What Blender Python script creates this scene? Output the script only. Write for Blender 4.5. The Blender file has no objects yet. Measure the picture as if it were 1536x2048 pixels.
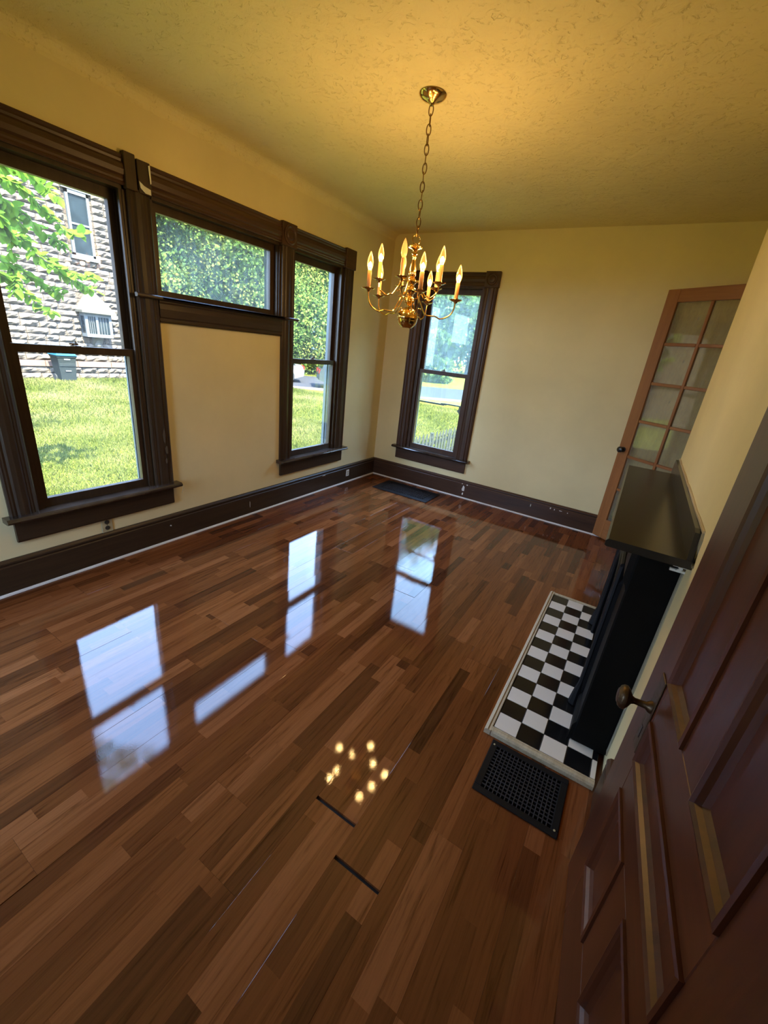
import bpy, math, random
import numpy as np
from mathutils import Matrix, Vector
random.seed(7); rng = np.random.default_rng(7)
SC = bpy.context.scene
COL = SC.collection

# ------------------------------------------------------------------ camera
cam = bpy.data.cameras.new('camera'); camo = bpy.data.objects.new('camera', cam); COL.objects.link(camo)
camo.location = (2.7618, -4.4483, 1.5189); camo.rotation_euler = (1.19436, -0.10480, 0.55707)
cam.sensor_fit = 'VERTICAL'; cam.sensor_height = 24.0; cam.sensor_width = 18.0
cam.lens = 830.04 / 2048 * 24.0; cam.clip_start = 0.02; cam.clip_end = 400
SC.camera = camo
# ------------------------------------------------------------------ world, sun, exposure
SKY = 8.0
w = bpy.data.worlds.new('world'); SC.world = w; w.use_nodes = True
nt = w.node_tree; bg = nt.nodes['Background']
tc = nt.nodes.new('ShaderNodeTexCoord'); sx = nt.nodes.new('ShaderNodeSeparateXYZ'); rp = nt.nodes.new('ShaderNodeValToRGB')
nt.links.new(tc.outputs['Generated'], sx.inputs[0]); nt.links.new(sx.outputs[2], rp.inputs[0])
rp.color_ramp.elements[0].position = 0.0; rp.color_ramp.elements[0].color = (0.50, 0.66, 1.0, 1)
rp.color_ramp.elements[1].position = 0.8; rp.color_ramp.elements[1].color = (0.33, 0.51, 1.0, 1)
nt.links.new(rp.outputs[0], bg.inputs[0]); bg.inputs[1].default_value = SKY
sun = bpy.data.lights.new('sun', 'SUN'); sun.energy = 20.0; sun.angle = math.radians(0.6); sun.color = (1.0, 0.93, 0.78)
suno = bpy.data.objects.new('sun', sun); COL.objects.link(suno)
suno.rotation_euler = Vector((-0.62, 0.16, -0.90)).to_track_quat('-Z', 'Y').to_euler()
SC.view_settings.view_transform = 'Standard'; SC.view_settings.look = 'None'
SC.view_settings.exposure = 1.70; SC.view_settings.gamma = 1.0; SC.view_settings.use_curve_mapping = False
SC.cycles.use_denoising = True
SC.cycles.max_bounces = 7; SC.cycles.diffuse_bounces = 4; SC.cycles.glossy_bounces = 4
SC.cycles.transparent_max_bounces = 12; SC.cycles.transmission_bounces = 4
SC.cycles.caustics_reflective = False; SC.cycles.caustics_refractive = False
SC.cycles.sample_clamp_indirect = 6.0
BULB_W = 1.0

def portal(name, loc, rot, sx_, sy_):           # guides sky sampling through a window opening, gives off no light itself
    l = bpy.data.lights.new(name, 'AREA'); l.shape = 'RECTANGLE'; l.size = sx_; l.size_y = sy_
    l.cycles.is_portal = True
    o = bpy.data.objects.new(name, l); COL.objects.link(o); o.location = loc; o.rotation_euler = rot
for i, (y0, y1, z0, z1) in enumerate(((-5.068, -4.372, .44, 2.195), (-3.561, -2.880, .44, 2.195), (-2.745, -1.684, 1.655, 2.195), (-1.552, -.859, .44, 2.195))):
    portal('window_daylight', (-.160, (y0+y1)/2, (z0+z1)/2), (math.pi/2, 0, -math.pi/2), y1-y0, z1-z0)
for xc in (.83,): portal('window_daylight', (xc, -5.460, 1.317), (math.pi/2, 0, 0), .696, 1.755)
portal('window_daylight', (.775, .160, 1.31), (math.pi/2, 0, math.pi), .66, 1.755)

# ------------------------------------------------------------------ helpers: materials
def newmat(name):
    m = bpy.data.materials.new(name); m.use_nodes = True
    return m, m.node_tree, m.node_tree.nodes['Principled BSDF']
def node(nt, t, **kw):
    n = nt.nodes.new(t)
    for k, v in kw.items():
        if k.startswith('i_'):
            key = k[2:]
            n.inputs[int(key) if key.isdigit() else key].default_value = v
        else: setattr(n, k, v)
    return n
def link(nt, a, b): nt.links.new(a, b)
def ramp(nt, fac, stops):
    r = nt.nodes.new('ShaderNodeValToRGB'); e = r.color_ramp.elements
    while len(e) < len(stops): e.new(0.5)
    for k, (p, c) in enumerate(stops): e[k].position = p; e[k].color = (*c, 1)
    link(nt, fac, r.inputs[0]); return r.outputs[0]
def math_(nt, op, a, b=None):
    n = nt.nodes.new('ShaderNodeMath'); n.operation = op
    for k, v in ((0, a), (1, b)):
        if v is None: continue
        if isinstance(v, (int, float)): n.inputs[k].default_value = v
        else: link(nt, v, n.inputs[k])
    return n.outputs[0]
def sc(c, f): return tuple(min(1, x*f) for x in c)
def plain(name, col, rough=.5, metal=0., var=.12, scale=8., bump=0., bscale=60., spec=.5, coat=0., stretch=(1, 1, 1)):
    m, nt, b = newmat(name)
    t = node(nt, 'ShaderNodeTexCoord'); mp = node(nt, 'ShaderNodeMapping'); mp.inputs['Scale'].default_value = stretch
    link(nt, t.outputs['Object'], mp.inputs[0])
    n = node(nt, 'ShaderNodeTexNoise', i_Scale=scale, i_Detail=4.0); link(nt, mp.outputs[0], n.inputs['Vector'])
    link(nt, ramp(nt, n.outputs[0], [(.3, sc(col, 1-var)), (.7, sc(col, 1+var))]), b.inputs['Base Color'])
    b.inputs['Roughness'].default_value = rough; b.inputs['Metallic'].default_value = metal
    b.inputs['Specular IOR Level'].default_value = spec; b.inputs['Coat Weight'].default_value = coat
    if bump:
        n2 = node(nt, 'ShaderNodeTexNoise', i_Scale=bscale, i_Detail=5.0); link(nt, mp.outputs[0], n2.inputs['Vector'])
        bp = node(nt, 'ShaderNodeBump', i_Strength=bump, i_Distance=.01); link(nt, n2.outputs[0], bp.inputs['Height']); link(nt, bp.outputs[0], b.inputs['Normal'])
    return m
def wood(name, c1, c2, axis='z', rough=.35, scale=14., bump=.08, coat=0., spec=.5):
    s = {'x': (.06, 1, 1), 'y': (1, .06, 1), 'z': (1, 1, .06)}[axis]
    m, nt, b = newmat(name)
    t = node(nt, 'ShaderNodeTexCoord'); mp = node(nt, 'ShaderNodeMapping'); mp.inputs['Scale'].default_value = s
    link(nt, t.outputs['Object'], mp.inputs[0])
    n = node(nt, 'ShaderNodeTexNoise', i_Scale=scale, i_Detail=6.0, i_Roughness=.65, i_Distortion=.6); link(nt, mp.outputs[0], n.inputs['Vector'])
    n3 = node(nt, 'ShaderNodeTexNoise', i_Scale=scale*9, i_Detail=3.0); link(nt, mp.outputs[0], n3.inputs['Vector'])
    f = math_(nt, 'ADD', math_(nt, 'MULTIPLY', n.outputs[0], .75), math_(nt, 'MULTIPLY', n3.outputs[0], .25))
    link(nt, ramp(nt, f, [(.32, c1), (.68, c2)]), b.inputs['Base Color'])
    b.inputs['Roughness'].default_value = rough; b.inputs['Coat Weight'].default_value = coat; b.inputs['Coat Roughness'].default_value = .15
    b.inputs['Specular IOR Level'].default_value = spec
    bp = node(nt, 'ShaderNodeBump', i_Strength=bump, i_Distance=.004); link(nt, f, bp.inputs['Height']); link(nt, bp.outputs[0], b.inputs['Normal'])
    return m
def glass(name, tint=(1, 1, 1), dirt=0.0, dirtcol=(.8, .9, .9), rough=.0):
    m, nt, b = newmat(name); nt.nodes.remove(b)
    out = nt.nodes['Material Output']
    tr = node(nt, 'ShaderNodeBsdfTransparent', i_Color=(*tint, 1)); gl = node(nt, 'ShaderNodeBsdfGlossy', i_Roughness=rough)
    fr = node(nt, 'ShaderNodeFresnel'); mx = node(nt, 'ShaderNodeMixShader'); gm = node(nt, 'ShaderNodeNewGeometry')
    link(nt, math_(nt, 'SUBTRACT', 1.5, math_(nt, 'MULTIPLY', gm.outputs['Backfacing'], 1.5-1/1.5)), fr.inputs['IOR'])   # same reflectance on both faces
    f2 = fr.outputs[0]
    link(nt, f2, mx.inputs[0]); link(nt, tr.outputs[0], mx.inputs[1]); link(nt, gl.outputs[0], mx.inputs[2])
    res = mx.outputs[0]
    if dirt:
        df = node(nt, 'ShaderNodeBsdfDiffuse', i_Color=(*dirtcol, 1)); tl = node(nt, 'ShaderNodeBsdfTranslucent', i_Color=(*dirtcol, 1))
        m2 = node(nt, 'ShaderNodeMixShader', i_0=.6); link(nt, df.outputs[0], m2.inputs[1]); link(nt, tl.outputs[0], m2.inputs[2])
        t = node(nt, 'ShaderNodeTexCoord'); mp = node(nt, 'ShaderNodeMapping'); mp.inputs['Scale'].default_value = (1, 1, .35)
        link(nt, t.outputs['Object'], mp.inputs[0])
        n = node(nt, 'ShaderNodeTexNoise', i_Scale=22., i_Detail=6.0, i_Roughness=.7); link(nt, mp.outputs[0], n.inputs['Vector'])
        fac = math_(nt, 'MULTIPLY', math_(nt, 'POWER', n.outputs[0], 1.5), dirt*2.8)
        m3 = node(nt, 'ShaderNodeMixShader'); link(nt, fac, m3.inputs[0]); link(nt, res, m3.inputs[1]); link(nt, m2.outputs[0], m3.inputs[2]); res = m3.outputs[0]
    link(nt, res, out.inputs['Surface']); return m
def emit(name, col, s):
    m, nt, b = newmat(name); b.inputs['Base Color'].default_value = (*col, 1)
    b.inputs['Emission Color'].default_value = (*col, 1); b.inputs['Emission Strength'].default_value = s; return m

# ------------------------------------------------------------------ helpers: geometry
WM = {}
class MB:
    def __init__(s): s.v = []; s.f = []
    def add(s, vs, fs):
        k = len(s.v); s.v += [tuple(p) for p in vs]; s.f += [tuple(i+k for i in f) for f in fs]; return s
    def box(s, x0, x1, y0, y1, z0, z1):
        x0, x1 = min(x0, x1), max(x0, x1); y0, y1 = min(y0, y1), max(y0, y1); z0, z1 = min(z0, z1), max(z0, z1)
        return s.add([(x0,y0,z0),(x1,y0,z0),(x1,y1,z0),(x0,y1,z0),(x0,y0,z1),(x1,y0,z1),(x1,y1,z1),(x0,y1,z1)],
                     [(0,3,2,1),(4,5,6,7),(0,1,5,4),(1,2,6,5),(2,3,7,6),(3,0,4,7)])
    def bbox(s, x0, x1, y0, y1, z0, z1, c=.004):          # box with chamfered edges
        X = (x0, x1); Y = (y0, y1); Z = (z0, z1); vs = []; idx = {}
        for i in (0, 1):
            for j in (0, 1):
                for k in (0, 1):
                    a = 1-2*i; b = 1-2*j; d = 1-2*k
                    for q, off in enumerate(((0, b*c, d*c), (a*c, 0, d*c), (a*c, b*c, 0))):
                        idx[i, j, k, q] = len(vs); vs.append((X[i]+off[0], Y[j]+off[1], Z[k]+off[2]))
        I = lambda i, j, k, q: idx[i, j, k, q]
        fs = []
        for i in (0, 1): fs.append([I(i,0,0,0), I(i,1,0,0), I(i,1,1,0), I(i,0,1,0)])
        for j in (0, 1): fs.append([I(0,j,0,1), I(1,j,0,1), I(1,j,1,1), I(0,j,1,1)])
        for k in (0, 1): fs.append([I(0,0,k,2), I(1,0,k,2), I(1,1,k,2), I(0,1,k,2)])
        for j in (0, 1):
            for k in (0, 1): fs.append([I(0,j,k,1), I(1,j,k,1), I(1,j,k,2), I(0,j,k,2)])
        for i in (0, 1):
            for k in (0, 1): fs.append([I(i,0,k,0), I(i,1,k,0), I(i,1,k,2), I(i,0,k,2)])
            for j in (0, 1): fs.append([I(i,j,0,0), I(i,j,1,0), I(i,j,1,1), I(i,j,0,1)])
        for i in (0, 1):
            for j in (0, 1):
                for k in (0, 1): fs.append([I(i,j,k,0), I(i,j,k,1), I(i,j,k,2)])
        return s.add(vs, fs)
    def extrude(s, poly, fn, a, b):                        # poly of (p, q); fn(p, q, t) -> xyz; closed prism from t=a to t=b
        n = len(poly); vs = [fn(p, q, a) for p, q in poly] + [fn(p, q, b) for p, q in poly]
        fs = [(i, (i+1) % n, n+(i+1) % n, n+i) for i in range(n)] + [tuple(range(n))[::-1], tuple(range(n, 2*n))]
        return s.add(vs, fs)
    def lathe(s, prof, cx=0, cy=0, cz=0, seg=20, m=None):
        n = len(prof); vs = []
        for r, z in prof:
            for k in range(seg):
                a = 2*math.pi*k/seg; vs.append((cx+r*math.cos(a), cy+r*math.sin(a), cz+z))
        fs = [(i*seg+k, i*seg+(k+1) % seg, (i+1)*seg+(k+1) % seg, (i+1)*seg+k) for i in range(n-1) for k in range(seg)]
        fs += [tuple(range(seg))[::-1], tuple((n-1)*seg+k for k in range(seg))]
        if m is not None: vs = [m @ Vector(v) for v in vs]
        return s.add(vs, fs)
    def tube(s, pts, r, seg=8, closed=False):
        pts = [Vector(p) for p in pts]; n = len(pts); rr = r if isinstance(r, (list, tuple)) else [r]*n
        vs = []; prev = None
        for i, p in enumerate(pts):
            if closed: t = pts[(i+1) % n]-pts[i-1]
            else: t = pts[min(i+1, n-1)]-pts[max(i-1, 0)]
            t.normalize()
            ref = prev if prev is not None else (Vector((0, 0, 1)) if abs(t.z) < .9 else Vector((1, 0, 0)))
            u = (ref - t*ref.dot(t)).normalized(); prev = u; w_ = t.cross(u)
            for k in range(seg):
                a = 2*math.pi*k/seg; vs.append(p + (u*math.cos(a)+w_*math.sin(a))*rr[i])
        m = n if closed else n-1
        fs = [(i*seg+k, i*seg+(k+1) % seg, ((i+1) % n)*seg+(k+1) % seg, ((i+1) % n)*seg+k) for i in range(m) for k in range(seg)]
        if not closed: fs += [tuple(range(seg))[::-1], tuple((n-1)*seg+k for k in range(seg))]
        return s.add(vs, fs)
    def mesh(s, name, mat, smooth=False, m=None):
        vs = [m @ Vector(v) for v in s.v] if m is not None else s.v
        me = bpy.data.meshes.new(name); me.from_pydata(vs, [], s.f)
        import bmesh
        bm = bmesh.new(); bm.from_mesh(me); bmesh.ops.recalc_face_normals(bm, faces=bm.faces); bm.to_mesh(me); bm.free()
        if mat is not None: me.materials.append(mat)
        if smooth:
            me.shade_smooth() if hasattr(me, 'shade_smooth') else None
            try: me.set_sharp_from_angle(angle=math.radians(40))
            except Exception: pass
        return me
    def build(s, name, mat, parent=None, smooth=False, world=True):
        m = WM[parent.name].inverted() if (parent is not None and world) else None
        return link_obj(name, s.mesh(name, mat, smooth, m), parent)
def link_obj(name, me, parent=None, loc=None, rot=None):
    o = bpy.data.objects.new(name, me); COL.objects.link(o)
    M = Matrix.Identity(4)
    if loc is not None: o.location = loc; M = Matrix.Translation(loc)
    if rot is not None: o.rotation_euler = rot; M = M @ o.rotation_euler.to_matrix().to_4x4()
    if parent is not None: o.parent = parent; M = WM[parent.name] @ M
    WM[o.name] = M
    return o
def tag(o, label=None, cat=None, group=None, kind=None):
    if label: o['label'] = label
    if cat: o['category'] = cat
    if group: o['group'] = group
    if kind: o['kind'] = kind
    return o
def thing(name, loc, rz=0., label=None, cat=None, group=None, kind=None):
    o = link_obj(name, None, None, loc, (0, 0, rz)); return tag(o, label, cat, group, kind)

# ------------------------------------------------------------------ materials
WALLC = (.76, .63, .33)
def plaster(name, col, bump, bscale, var=.06, pits=False):
    m, nt, b = newmat(name)
    g = node(nt, 'ShaderNodeNewGeometry')
    n = node(nt, 'ShaderNodeTexNoise', i_Scale=1.6, i_Detail=5.0, i_Roughness=.6); link(nt, g.outputs['Position'], n.inputs['Vector'])
    link(nt, ramp(nt, n.outputs[0], [(.3, sc(col, 1-var)), (.7, sc(col, 1+var))]), b.inputs['Base Color'])
    b.inputs['Roughness'].default_value = .62; b.inputs['Specular IOR Level'].default_value = .35
    n2 = node(nt, 'ShaderNodeTexNoise', i_Scale=bscale, i_Detail=7.0, i_Roughness=.62, i_Distortion=.8); link(nt, g.outputs['Position'], n2.inputs['Vector'])
    h = n2.outputs[0]
    if pits:
        n3 = node(nt, 'ShaderNodeTexNoise', i_Scale=bscale*4.5, i_Detail=5.0, i_Distortion=.8); link(nt, g.outputs['Position'], n3.inputs['Vector'])
        p = ramp(nt, n3.outputs[0], [(.34, (0, 0, 0)), (.43, (1, 1, 1))])
        msk = ramp(nt, n2.outputs[0], [(.42, (0, 0, 0)), (.55, (1, 1, 1))])
        h = math_(nt, 'ADD', h, math_(nt, 'MULTIPLY', math_(nt, 'MAXIMUM', p, msk), .55))
    bp = node(nt, 'ShaderNodeBump', i_Strength=bump, i_Distance=.012); link(nt, h, bp.inputs['Height']); link(nt, bp.outputs[0], b.inputs['Normal'])
    return m
M = {}
M['wall'] = plaster('cream_wall_paint', WALLC, .10, 9.)
M['ceil'] = plaster('rough_cream_ceiling', (.80, .67, .34), .6, 9., pits=True)
M['outwall'] = plain('painted_clapboard', (.55, .55, .5), .7)
DW1, DW2 = (.026, .015, .008), (.060, .034, .017)
for a in 'xyz': M['dw'+a] = wood('dark_varnished_wood_'+a, DW1, DW2, a, .38, bump=.12, spec=.32)
RW1, RW2 = (.036, .017, .009), (.085, .039, .019)
for a in 'xyz': M['rw'+a] = wood('reddish_brown_trim_wood_'+a, RW1, RW2, a, .38, bump=.12, spec=.32)
for a in 'xyz': M['door'+a] = wood('red_mahogany_door_'+a, (.046, .012, .005), (.108, .030, .011), a, .34, scale=10, bump=.08)
for a in 'xyz': M['fd'+a] = wood('orange_oak_door_'+a, (.22, .078, .020), (.36, .140, .040), a, .38, scale=16, bump=.1)
M['jambdark'] = plain('darkened_outer_jamb', (.018, .022, .018), .95, spec=.05)  # colour darkened so skylight on this outer jamb barely shows
M['stool'] = plain('glossy_varnished_stool', (.040, .026, .018), .10, var=.35, scale=9, spec=.7, stretch=(1, 1, 1))
M['jamb'] = plain('grey_painted_jamb', (.085, .10, .095), .5)
M['white'] = plain('white_paint', (.72, .70, .64), .45, var=.05)
M['strip'] = plain('white_quarter_round', (.70, .66, .58), .5, var=.08)
M['glass'] = glass('window_glass', (.96, 1, .98), .015)
M['glass_dirty'] = glass('dusty_window_glass', (.88, .95, .92), .15, (.52, .64, .60))
M['glass_haze'] = glass('streaked_window_glass', (.94, 1, .97), .05, (.7, .85, .8))
M['dglass'] = glass('door_pane_glass', (.90, .90, .86), .20, (.70, .66, .52), .03)
M['brass'] = plain('polished_brass', (.72, .45, .13), .16, 1., var=.08, scale=20)
M['cbrass'] = plain('tarnished_brass', (.20, .115, .035), .35, 1., var=.15, scale=40)
M['dbrass'] = plain('aged_bronze', (.10, .065, .035), .38, .8, var=.2, scale=60, bump=.2)
M['black'] = plain('black_slate', (.0035, .0035, .003), .55, var=.3, spec=.12)
M['slate'] = plain('grey_black_slate_shelf', (.020, .019, .017), .24, var=.35, scale=3, spec=.5)
M['iron'] = plain('black_cast_iron', (.008, .0075, .0075), .5, .0, var=.3, spec=.18)
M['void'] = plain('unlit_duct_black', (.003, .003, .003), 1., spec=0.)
M['ironbar'] = plain('sheen_grey_iron_bar', (.034, .030, .030), .45, .0, var=.3, spec=.25)  # lighter grey stands in for the sheen on the bar edges
M['blackpl'] = plain('black_knob', (.01, .01, .01), .3)
M['twhite'] = plain('white_glazed_tile', (.74, .68, .57), .16, var=.03, scale=3)
M['tblack'] = plain('black_glazed_tile', (.008, .008, .008), .12, var=.3)
M['grout'] = plain('dark_grout', (.06, .055, .05), .8)
M['border'] = wood('cream_painted_edging', (.36, .27, .15), (.60, .50, .33), 'y', .45, scale=30)
M['caulk'] = plain('grey_caulk', (.32, .29, .20), .8, bump=.4, bscale=40)
M['plasterchip'] = plain('bare_plaster', (.80, .77, .68), .9, bump=.3)
M['socket'] = plain('brown_outlet', (.03, .028, .022), .4)
M['plate'] = plain('ivory_plate', (.42, .36, .20), .4)
M['sleeve'] = plain('glow_orange_candle_sleeve', (.72, .30, .09), .45, var=.03)  # orange glow of the bulbs put into the sleeve colour
M['sub'] = plain('dark_subfloor', (.03, .022, .016), .8)

# laminate planks: three printed strips per plank
def laminate():
    m, nt, b = newmat('glossy_laminate_planks')
    g = node(nt, 'ShaderNodeNewGeometry'); s = node(nt, 'ShaderNodeSeparateXYZ'); link(nt, g.outputs['Position'], s.inputs[0])
    oi = node(nt, 'ShaderNodeObjectInfo'); R = oi.outputs['Random']
    row = math_(nt, 'FLOOR', math_(nt, 'DIVIDE', math_(nt, 'SUBTRACT', s.outputs[0], .141), .056))
    cv = node(nt, 'ShaderNodeCombineXYZ'); link(nt, row, cv.inputs[0]); link(nt, math_(nt, 'MULTIPLY', R, 37.), cv.inputs[1])
    w1 = node(nt, 'ShaderNodeTexWhiteNoise'); link(nt, cv.outputs[0], w1.inputs['Vector'])
    u = math_(nt, 'ADD', math_(nt, 'DIVIDE', s.outputs[1], .58), math_(nt, 'MULTIPLY', w1.outputs['Value'], 9.))
    cell = math_(nt, 'FLOOR', u)
    c2 = node(nt, 'ShaderNodeCombineXYZ'); link(nt, row, c2.inputs[0]); link(nt, cell, c2.inputs[1]); link(nt, math_(nt, 'MULTIPLY', R, 53.), c2.inputs[2])
    w2 = node(nt, 'ShaderNodeTexWhiteNoise'); link(nt, c2.outputs[0], w2.inputs['Vector'])
    # grain, shifted per strip
    off = node(nt, 'ShaderNodeVectorMath', operation='SCALE'); link(nt, w2.outputs['Color'], off.inputs[0]); off.inputs['Scale'].default_value = 13.
    ad = node(nt, 'ShaderNodeVectorMath', operation='ADD'); link(nt, g.outputs['Position'], ad.inputs[0]); link(nt, off.outputs[0], ad.inputs[1])
    mp = node(nt, 'ShaderNodeMapping'); mp.inputs['Scale'].default_value = (1, .05, 1); link(nt, ad.outputs[0], mp.inputs[0])
    n1 = node(nt, 'ShaderNodeTexNoise', i_Scale=42., i_Detail=5.0, i_Roughness=.62, i_Distortion=1.4); link(nt, mp.outputs[0], n1.inputs['Vector'])
    n2 = node(nt, 'ShaderNodeTexNoise', i_Scale=260., i_Detail=2.0); link(nt, mp.outputs[0], n2.inputs['Vector'])
    base = ramp(nt, w2.outputs['Value'], [(0., (.080, .025, .0085)), (.22, (.125, .038, .0115)), (.5, (.168, .051, .0145)), (.78, (.210, .066, .0185)), (1., (.268, .092, .029))])
    mix = node(nt, 'ShaderNodeMix', data_type='RGBA', blend_type='MULTIPLY'); mix.inputs['Factor'].default_value = 1.
    gcol = ramp(nt, math_(nt, 'ADD', math_(nt, 'MULTIPLY', n1.outputs[0], .8), math_(nt, 'MULTIPLY', n2.outputs[0], .2)), [(.32, (.42, .38, .36)), (.46, (.85, .84, .83)), (.58, (1, 1, 1)), (.72, (.9, .86, .82))])
    link(nt, base, mix.inputs[6]); link(nt, gcol, mix.inputs[7]); link(nt, mix.outputs[2], b.inputs['Base Color'])
    # worn gloss: patches of smoother and duller finish
    n3 = node(nt, 'ShaderNodeTexNoise', i_Scale=2.2, i_Detail=6.0, i_Roughness=.7); link(nt, g.outputs['Position'], n3.inputs['Vector'])
    link(nt, ramp(nt, n3.outputs[0], [(.35, (.012,)*3), (.75, (.045,)*3)]), b.inputs['Roughness'])
    b.inputs['Specular IOR Level'].default_value = .34
    n4 = node(nt, 'ShaderNodeTexNoise', i_Scale=230., i_Detail=2.0); link(nt, g.outputs['Position'], n4.inputs['Vector'])
    bp = node(nt, 'ShaderNodeBump', i_Strength=.022, i_Distance=.002); link(nt, n4.outputs[0], bp.inputs['Height']); link(nt, bp.outputs[0], b.inputs['Normal'])
    return m
M['lam'] = laminate()

# ------------------------------------------------------------------ room shell
H = 2.661; XR = 3.03; XA = 3.36; YA = -1.455; YN = -5.3; T = .145
floor = thing('floor', (1.5, -2.6, -.012), 0, 'glossy brown laminate plank floor of the room', 'floor', kind='structure')
MB().box(-.02, XA+1.3, YN-.1, .02, -.10, -.0105).build('subfloor', M['sub'], floor)
PITCH = .168; X0 = .141
joint = {11: -2.821, 12: -3.633, 13: -3.744, 8: -3.107, 10: -2.630, 14: -3.486, 1: -3.09, 4: -1.535, 5: -3.197, 3: -3.542, 0: -2.35, -1: -2.0,
         2: -2.62, 6: -2.32, 7: -2.02, 9: -2.25, 15: -3.05, 16: -2.70, 17: -3.3, 18: -.6, 19: -.9}
gapped = {(12, -3.633): .013, (13, -3.744): .012}
PL = 1.170; pcache = {}
def plank_mesh(w_, l_):
    key = (round(w_, 3), round(l_, 3))
    if key not in pcache:
        b = MB(); c = .0004; hw = w_/2; hl = l_/2
        b.add([(-hw, -hl, -.010), (hw, -hl, -.010), (hw, hl, -.010), (-hw, hl, -.010), (-hw, -hl, -c*.35), (hw, -hl, -c*.35), (hw, hl, -c*.35), (-hw, hl, -c*.35),
               (-hw+c, -hl+c, 0), (hw-c, -hl+c, 0), (hw-c, hl-c, 0), (-hw+c, hl-c, 0)],
              [(0, 1, 5, 4), (1, 2, 6, 5), (2, 3, 7, 6), (3, 0, 4, 7), (4, 5, 9, 8), (5, 6, 10, 9), (6, 7, 11, 10), (7, 4, 8, 11), (8, 9, 10, 11)])
        pcache[key] = b.mesh('plank', M['lam'])
    return pcache[key]
for k in range(-1, 20):
    xa, xb = X0+PITCH*k, X0+PITCH*(k+1)
    ylo, yhi = YN, -.012
    if k >= 17: ylo = YA if xa > XR-.02 else YN
    xa = max(xa, .012); xb = min(xb, XA if k >= 17 else xb)
    if k == 17: xb = min(xb, XR+.0) if False else xb
    if xb-xa < .02: continue
    j = joint.get(k, -2.5); ys = [j+PL*q for q in range(-4, 5)]
    ys = [ylo]+[y for y in ys if ylo+.03 < y < yhi-.03]+[yhi]
    for a, b_ in zip(ys[:-1], ys[1:]):
        ga = next((g for (kk, yy), g in gapped.items() if kk == k and abs(yy-a) < .01), .0004)
        gb = next((g for (kk, yy), g in gapped.items() if kk == k and abs(yy-b_) < .01), .0004)
        a2, b2 = a+ga/2, b_-gb/2
        wloc = Vector(((xa+xb)/2, (a2+b2)/2, random.uniform(-.0001, .0001)))
        o = link_obj('plank', plank_mesh(xb-xa-.0005, b2-a2), floor, wloc-floor.location, (random.gauss(0, .0010), random.gauss(0, .0030), 0))

def wall_with_holes(mb, a0, a1, z0, z1, holes, fn):
    """fn(a, z) rectangle -> box; holes as (a0, a1, z0, z1), side by side"""
    cuts = sorted(holes); p = a0
    for h0, h1, hz0, hz1 in cuts:
        if h0 > p: fn(mb, p, h0, z0, z1)
        if hz0 > z0: fn(mb, h0, h1, z0, hz0)
        if hz1 < z1: fn(mb, h0, h1, hz1, z1)
        p = h1
    if p < a1: fn(mb, p, a1, z0, z1)
mb = MB(); wall_with_holes(mb, YN, T, -.02, H, [(-5.068, -4.372, .44, 2.195), (-3.561, -2.880, .44, 2.195), (-2.745, -1.684, 1.655, 2.195), (-1.552, -.859, .44, 2.195)], lambda m, a, b, c, d: m.box(-T, 0, a, b, c, d))
tag(mb.build('wall_left', M['wall']), 'cream plaster wall pierced by a row of dark framed windows', 'wall', kind='structure')
mb = MB(); wall_with_holes(mb, 0, XA+1.3, -.02, H, [(.446, 1.104, .43, 2.19)], lambda m, a, b, c, d: m.box(a, b, 0, T, c, d))
tag(mb.build('wall_back', M['wall']), 'cream plaster end wall with a single window beside the corner', 'wall', kind='structure')
mb = MB(); wall_with_holes(mb, YN, YA, -.02, H, [(-4.95, -4.12, -.02, 2.2)], lambda m, a, b, c, d: m.box(XR, XR+.12 if b < -4.1 else XA, a, b, c, d))
tag(mb.build('wall_right', M['wall']), 'pale cream chimney wall behind the black fireplace', 'wall', kind='structure')
mb = MB(); wall_with_holes(mb, YA, 0, -.02, H, [(-1.30, -.50, -.02, 2.22)], lambda m, a, b, c, d: m.box(XA, XA+.12, a, b, c, d))
tag(mb.build('wall_alcove', M['wall']), 'cream alcove wall beyond the chimney with a doorway', 'wall', kind='structure')
mb = MB(); wall_with_holes(mb, -T, XA+1.3, -.02, H, [(.482, 1.178, .44, 2.195)], lambda m, a, b, c, d: m.box(a, b, YN-T, YN, c, d))
tag(mb.build('wall_front', M['wall']), 'cream wall behind the camera', 'wall', kind='structure')
tag(MB().box(XA+1.2, XA+1.3, YN, 0, -.02, H).build('wall_hall', M['wall']), 'cream wall of the hall beyond the doorways', 'wall', kind='structure')
mb = MB(); R_ = .07; prof = [(XA+1.4, H), (R_, H)]
prof += [(R_-R_*math.sin(t), H-R_+R_*math.cos(t)) for t in np.linspace(.3, math.pi/2, 6)]
prof += [(-T, H-R_), (-T, H+.12), (XA+1.4, H+.12)]
mb.extrude(prof, lambda p, q, t: (p, t, q), YN-T, T)
tag(mb.build('ceiling', M['ceil'], smooth=False), 'rough textured cream plaster ceiling', 'ceiling', kind='structure')

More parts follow.
